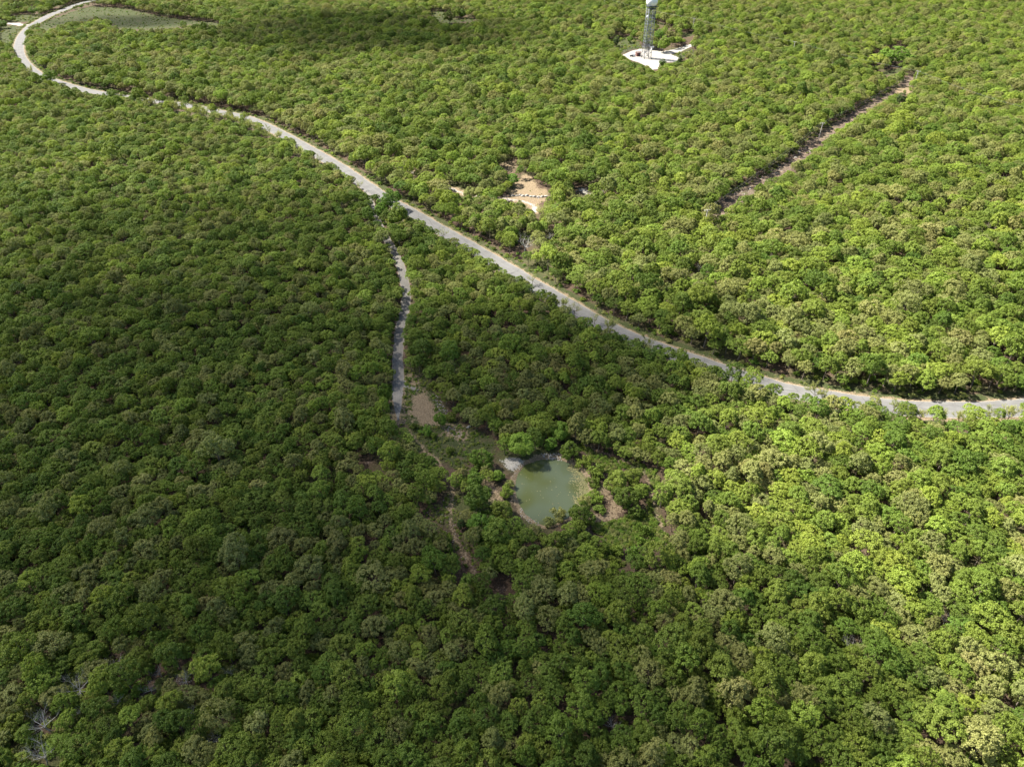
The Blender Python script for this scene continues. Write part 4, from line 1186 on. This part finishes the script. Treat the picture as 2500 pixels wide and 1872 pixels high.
g_ = ground(2500, 262, 11.2); POLES['PX'] = (g_, radians(-30), 11.2)
g_ = ground(1250, -60, 11.2); POLES['PL'] = (g_, radians(10), 11.2)
def cable(a, b, off, label, drop=1.2):
    A, ya, ha = POLES[a]; B, yb, hb = POLES[b]
    p0 = A + Matrix.Rotation(ya, 3, 'Z') @ Vector((off, .16, 0)) + Vector((0, 0, ha - .1))
    p1 = B + Matrix.Rotation(yb, 3, 'Z') @ Vector((off, .16, 0)) + Vector((0, 0, hb - .1))
    mb = MB(); n_ = 14; prev = p0
    for i in range(1, n_ + 1):
        t = i / n_; q_ = p0.lerp(p1, t) - Vector((0, 0, drop * 4 * t * (1 - t)))
        mb.tube(prev, q_, .012, n=4, caps=False); prev = q_
    o_ = mb.build('power_cable', M_WIRE, smooth=True)
    tag(o_, label, 'cable', 'power cables between the poles')
for a, b_, words_ in (('PL', 'P0', 'from the top edge to the pole left of the tower'), ('P0', 'P1', 'passing behind the lattice tower'), ('P1', 'P2', 'from the gravel pad pole to the next pole in the canopy'), ('P2', 'P3', 'running down to the pole at the glade'),
                      ('P3', 'PX', 'leaving the glade pole towards the right edge'), ('P3', 'P4', 'from the glade pole along the cleared strip'), ('P4', 'P5', 'along the lower half of the cleared strip')):
    for off, w_ in ((-1.15, 'outer'), (-.45, 'middle'), (1.15, 'inner')):
        cable(a, b_, off, f'{w_} thin grey cable {words_}')

# ------------------------------------------------------------------ lattice tower with the white dome
tb = ground(1577.5, 142)
yaw = radians(12)
tower = empty('lattice_tower', tb, yaw)
tag(tower, 'tall grey lattice tower carrying a white dome above the white gravel pad', 'tower')
TH, B0, B1 = 34.5, 2.75, 2.5          # height, half width at foot and at head
def corner(i, z):
    k = B0 + (B1 - B0) * z / TH
    return Vector(((-1, 1, 1, -1)[i] * k, (-1, -1, 1, 1)[i] * k, z))
for i in range(4):
    mb = MB(); mb.tube(corner(i, -.3), corner(i, TH), .20, .16, 8); mb.build('leg', M_STEEL, tower, True)
    mb = MB(); mb.box(corner(i, .15), (.9, .9, .5)); mb.build('footing', M_ROCK, tower)
NB = 9
for i in range(4):
    j = (i + 1) % 4
    mb = MB()
    for k in range(NB):
        z0, z1 = TH * k / NB, TH * (k + 1) / NB
        if k > 0: mb.tube(corner(i, z0), corner(j, z0), .10, n=5)
        m0 = (corner(i, z0) + corner(j, z0)) / 2; m1 = (corner(i, z1) + corner(j, z1)) / 2
        if k == 0:
            mb.tube(corner(i, z0), m1, .09, n=5); mb.tube(corner(j, z0), m1, .09, n=5)
        else:
            mb.tube(corner(i, z0), corner(j, z1), .08, n=5); mb.tube(corner(j, z0), corner(i, z1), .08, n=5)
            mb.tube((corner(i, z0) + corner(i, z1)) / 2, (corner(j, z0) + corner(j, z1)) / 2, .06, n=5)
    mb.build('bracing', M_STEEL, tower)
for k in range(1, NB):
    z = TH * k / NB
    mb = MB(); w = 2.0
    mb.box((0, .9, z), (w * 1.9, .9, .08)); mb.box((0, -.9, z + TH / NB / 2), (w * 1.9, .9, .08))
    mb.tube((-1.9, 1.3, z + 1.0), (1.9, 1.3, z + 1.0), .03, n=4); mb.tube((-1.9, -1.3, z + TH / NB / 2 + 1.0), (1.9, -1.3, z + TH / NB / 2 + 1.0), .03, n=4)
    mb.build('landing', M_STEELD, tower)
for k in range(NB):
    z = TH * k / NB; dz = TH / NB / 2
    mb = MB()
    for (y0_, s) in ((.45, 1), (-.45, -1)):
        a_ = Vector((-1.7 * s, y0_, z + (0 if s > 0 else dz) + .05)); b_ = Vector((1.7 * s, y0_, z + dz * (1 if s > 0 else 2) + .05))
        for off in (-.38, .38):
            mb.tube(a_ + Vector((0, off, 0)), b_ + Vector((0, off, 0)), .07, n=4)
            mb.tube(a_ + Vector((0, off, 1)), b_ + Vector((0, off, 1)), .03, n=4)
        for t in range(9):
            p_ = a_.lerp(b_, (t + .5) / 9); mb.box(p_, (.28, .74, .05))
    mb.build('stair_flight', M_STEELD, tower)
mb = MB(); mb.box((0, 0, TH + .1), (B1 * 2.7, B1 * 2.7, .35)); mb.box((0, 0, TH - 1.6), (B1 * 2.1, B1 * 2.1, .18))
for i in range(4):
    a_, b_ = corner(i, TH - 1.6), corner((i + 1) % 4, TH - 1.6)
    for z in (.5, 1.0): mb.tube(a_ + Vector((0, 0, z)), b_ + Vector((0, 0, z)), .06, n=4)
mb.build('platform', M_STEELD, tower)
# dome
mb = MB(); RD = 4.1; zc = TH + .3 + 2.85
rings, seg = 22, 40
for i in range(rings + 1):
    ph = -.77 + (pi / 2 + .77) * i / rings
    for k in range(seg):
        t = 2 * pi * k / seg
        mb.v.append((RD * cos(ph) * cos(t), RD * cos(ph) * sin(t), zc + RD * sin(ph)))
for i in range(rings):
    for k in range(seg):
        j = (k + 1) % seg
        mb.f.append((i * seg + k, i * seg + j, (i + 1) * seg + j, (i + 1) * seg + k))
mb.f.append(tuple(range(seg - 1, -1, -1)))
m_dome = plain('white_dome_panels', (.86, .86, .86), .35, var=.03, nscale=.4)
mb.build('dome', m_dome, tower, True)
mb = MB(); mb.tube((-B1 - .1, -B1, TH - 6.2), (-B1 - .8, -B1, TH - 6.2), .06, n=6); mb.tube((-B1 - .8, -B1 - .1, TH - 6.2), (-B1 - .95, -B1 - .45, TH - 6.2), .75, .62, 16); mb.build('dish_antenna', M_WHITE, tower, True)

# shelter, tank, cabinet and fence on the pad
def shed(px_, py_, sx_, sy_, sz_, yaw_, label, mw, mr, name='equipment_shed'):
    g = ground(px_, py_); e = empty(name, g, yaw_)
    mb = MB(); mb.box((0, 0, sz_ / 2 - .1), (sx_, sy_, sz_)); mb.build('wall', mw, e)
    mb = MB()
    n0 = len(mb.v)
    for y_, z_ in ((-sy_ / 2 - .25, sz_ - .08), (0, sz_ + .65), (sy_ / 2 + .25, sz_ - .08)):
        for x_ in (-sx_ / 2 - .25, sx_ / 2 + .25):
            mb.v += [(x_, y_, z_), (x_, y_, z_ + .14)]
    mb.f += [(1, 3, 7, 5), (5, 7, 11, 9), (0, 4, 6, 2), (4, 8, 10, 6), (0, 1, 5, 4), (4, 5, 9, 8), (2, 6, 7, 3), (6, 10, 11, 7), (0, 2, 3, 1), (8, 9, 11, 10)]
    mb.build('roof', mr, e)
    d = empty('door', (0, 0, 0)); bpy.data.objects.remove(d)
    mb = MB(); mb.box((sx_ * .2, -sy_ / 2 - .03, .95), (.9, .06, 1.9)); dd = mb.build('door', M_STEELD, e)
    mb = MB(); mb.box((sx_ * .2 + .33, -sy_ / 2 - .09, .95), (.08, .06, .16)); mb.build('handle', M_STEEL, dd)
    tag(e, label, 'shed')
shed(1557.5, 137, 3.2, 2.6, 2.5, radians(20), 'small dark red brown shed at the left foot of the lattice tower', M_RUST, M_ROOF)
shed(1592, 122.5, 1.8, 1.8, 2.0, radians(10), 'small white equipment hut behind the right foot of the tower', M_WHITE, M_WHITE)
g_ = ground(1546, 138); e = empty('generator', g_, radians(15)); tag(e, 'white generator cabinet on skids left of the red brown shed', 'generator')
mb = MB(); mb.box((0, 0, 1.0), (2.4, 1.2, 1.3)); mb.build('housing', M_WHITE, e)
mb = MB(); mb.box((0, .45, .25), (2.7, .15, .2)); mb.box((0, -.45, .25), (2.7, .15, .2)); mb.build('skid', M_STEELD, e)
mb = MB(); mb.tube((-.8, 0, 1.65), (-.8, 0, 2.3), .09, n=8); mb.build('exhaust_pipe', M_STEELD, e)
g_ = ground(1541, 139.5); e = empty('fuel_tank', g_, radians(15)); tag(e, 'dark horizontal fuel tank at the left end beside the white generator', 'tank')
mb = MB(); mb.tube((-1.1, 0, 1.0), (1.1, 0, 1.0), .6, n=16); mb.build('tank_body', M_STEELD, e, True)
for s in (-.7, .7):
    mb = MB(); mb.box((s, 0, .3), (.15, 1.0, .7)); mb.build('saddle', M_STEEL, e)
FEN = [(1522, 131), (1541, 122.5), (1565, 117), (1592, 119.5), (1618, 124)]
fe = empty('chain_fence', ground(*FEN[0])); tag(fe, 'thin grey wire fence along the back of the white gravel pad', 'fence')
o0 = Vector(fe.location)
P_ = [ground(*p) - o0 for p in FEN]
rail = MB()
for a_, b_ in zip(P_, P_[1:]):
    n_ = max(1, int((b_ - a_).length / 3.2))
    for k in range(n_):
        p_ = a_.lerp(b_, k / n_)
        mb = MB(); mb.tube(p_, p_ + Vector((0, 0, 2.1)), .06, n=6); mb.build('post', M_STEEL, fe)
    for z in (.15, .55, .95, 1.35, 1.75, 2.05):
        rail.tube(a_ + Vector((0, 0, z)), b_ + Vector((0, 0, z)), .025, n=4)
rail.build('wire_mesh', M_STEEL, fe)
mb = MB(); mb.tube(P_[-1], P_[-1] + Vector((0, 0, 2.1)), .06, n=6); mb.build('post', M_STEEL, fe)

# road sign at the bend, top left
g_ = ground(28.5, 95); e = empty('road_sign', g_, radians(35)); tag(e, 'small dark backed road sign on a thin post left of the road bend', 'road sign')
mb = MB(); mb.tube((0, 0, -.2), (0, 0, 3.3), .05, n=6); mb.build('post', M_STEEL, e)
R45 = Matrix.Rotation(radians(45), 3, 'Y')
mb = MB(); mb.box((0, .06, 3.2), (.85, .03, .85), rot=R45); mb.build('sign_panel', M_STEELD, e)

# ------------------------------------------------------------------ clouds far above that shade parts of the forest
def cloud_mat():
    m = bpy.data.materials.new('cloud'); m.use_nodes = True; nt = m.node_tree
    nt.nodes.remove(nt.nodes['Principled BSDF'])
    d = nt.nodes.new('ShaderNodeBsdfDiffuse'); d.inputs[0].default_value = (.62, .63, .65, 1)
    tl = nt.nodes.new('ShaderNodeBsdfTranslucent'); tl.inputs[0].default_value = (.22, .23, .25, 1)
    mx0 = nt.nodes.new('ShaderNodeMixShader'); mx0.inputs[0].default_value = .5
    nt.links.new(d.outputs[0], mx0.inputs[1]); nt.links.new(tl.outputs[0], mx0.inputs[2])
    tr = nt.nodes.new('ShaderNodeBsdfTransparent')
    mx = nt.nodes.new('ShaderNodeMixShader')
    tc = nt.nodes.new('ShaderNodeTexCoord')
    ln = nt.nodes.new('ShaderNodeVectorMath'); ln.operation = 'MULTIPLY'; ln.inputs[1].default_value = (1, 1, 0)
    nt.links.new(tc.outputs['Object'], ln.inputs[0])
    le = nt.nodes.new('ShaderNodeVectorMath'); le.operation = 'LENGTH'; nt.links.new(ln.outputs[0], le.inputs[0])
    ns = noise(nt, 2.2, 5, .6, 'Object')
    r_ = math_(nt, 'ADD', le.outputs['Value'], math_(nt, 'MULTIPLY', math_(nt, 'SUBTRACT', ns, .5), 1.1))
    oi = nt.nodes.new('ShaderNodeObjectInfo')
    dens = ramp(nt, r_, .35, .98, 1, 0)
    sepc = nt.nodes.new('ShaderNodeSeparateColor'); nt.links.new(oi.outputs['Color'], sepc.inputs[0])
    dens = math_(nt, 'MULTIPLY', dens, sepc.outputs[0])
    nt.links.new(dens, mx.inputs[0]); nt.links.new(tr.outputs[0], mx.inputs[1]); nt.links.new(mx0.outputs[0], mx.inputs[2])
    nt.links.new(mx.outputs[0], nt.nodes['Material Output'].inputs[0])
    return m
M_CLOUD = cloud_mat()
def cloud(px_, py_, rx_, ry_, dens, rz=0.0, alt=520):
    """a flat-based cloud whose shadow falls on the ground around photograph pixel (px, py)"""
    import bmesh
    bm = bmesh.new(); bmesh.ops.create_icosphere(bm, subdivisions=4, radius=1)
    for v in bm.verts:
        p = v.co.copy()
        b_ = .14 * sin(p.x * 5 + px_) * cos(p.y * 6 + 1) + .08 * sin(p.x * 11 + p.y * 9 + px_)
        v.co = Vector((p.x, p.y, (p.z if p.z > 0 else p.z * .25) * (1 + b_)))
    me = bpy.data.meshes.new('cloud'); bm.to_mesh(me); bm.free(); me.materials.append(M_CLOUD); me.shade_smooth()
    o_ = link_mesh('cloud', me)
    g = ground(px_, py_, 5)
    o_.location = g + SUN_DIR * (alt / SUN_DIR.z)
    o_.scale = (rx_, ry_, 26); o_.rotation_euler = (0, 0, rz)
    o_.color = (dens, dens, dens, 1)
    tag(o_, kind='structure')
cloud(900, 75, 175, 120, .50, .1)
cloud(290, 38, 85, 45, .45, 0)
cloud(370, 1020, 160, 108, .58, .15)
cloud(420, 600, 130, 80, .34, .2)
cloud(1050, 1600, 105, 52, .60, 0)
cloud(1370, 860, 75, 42, .50, .45)
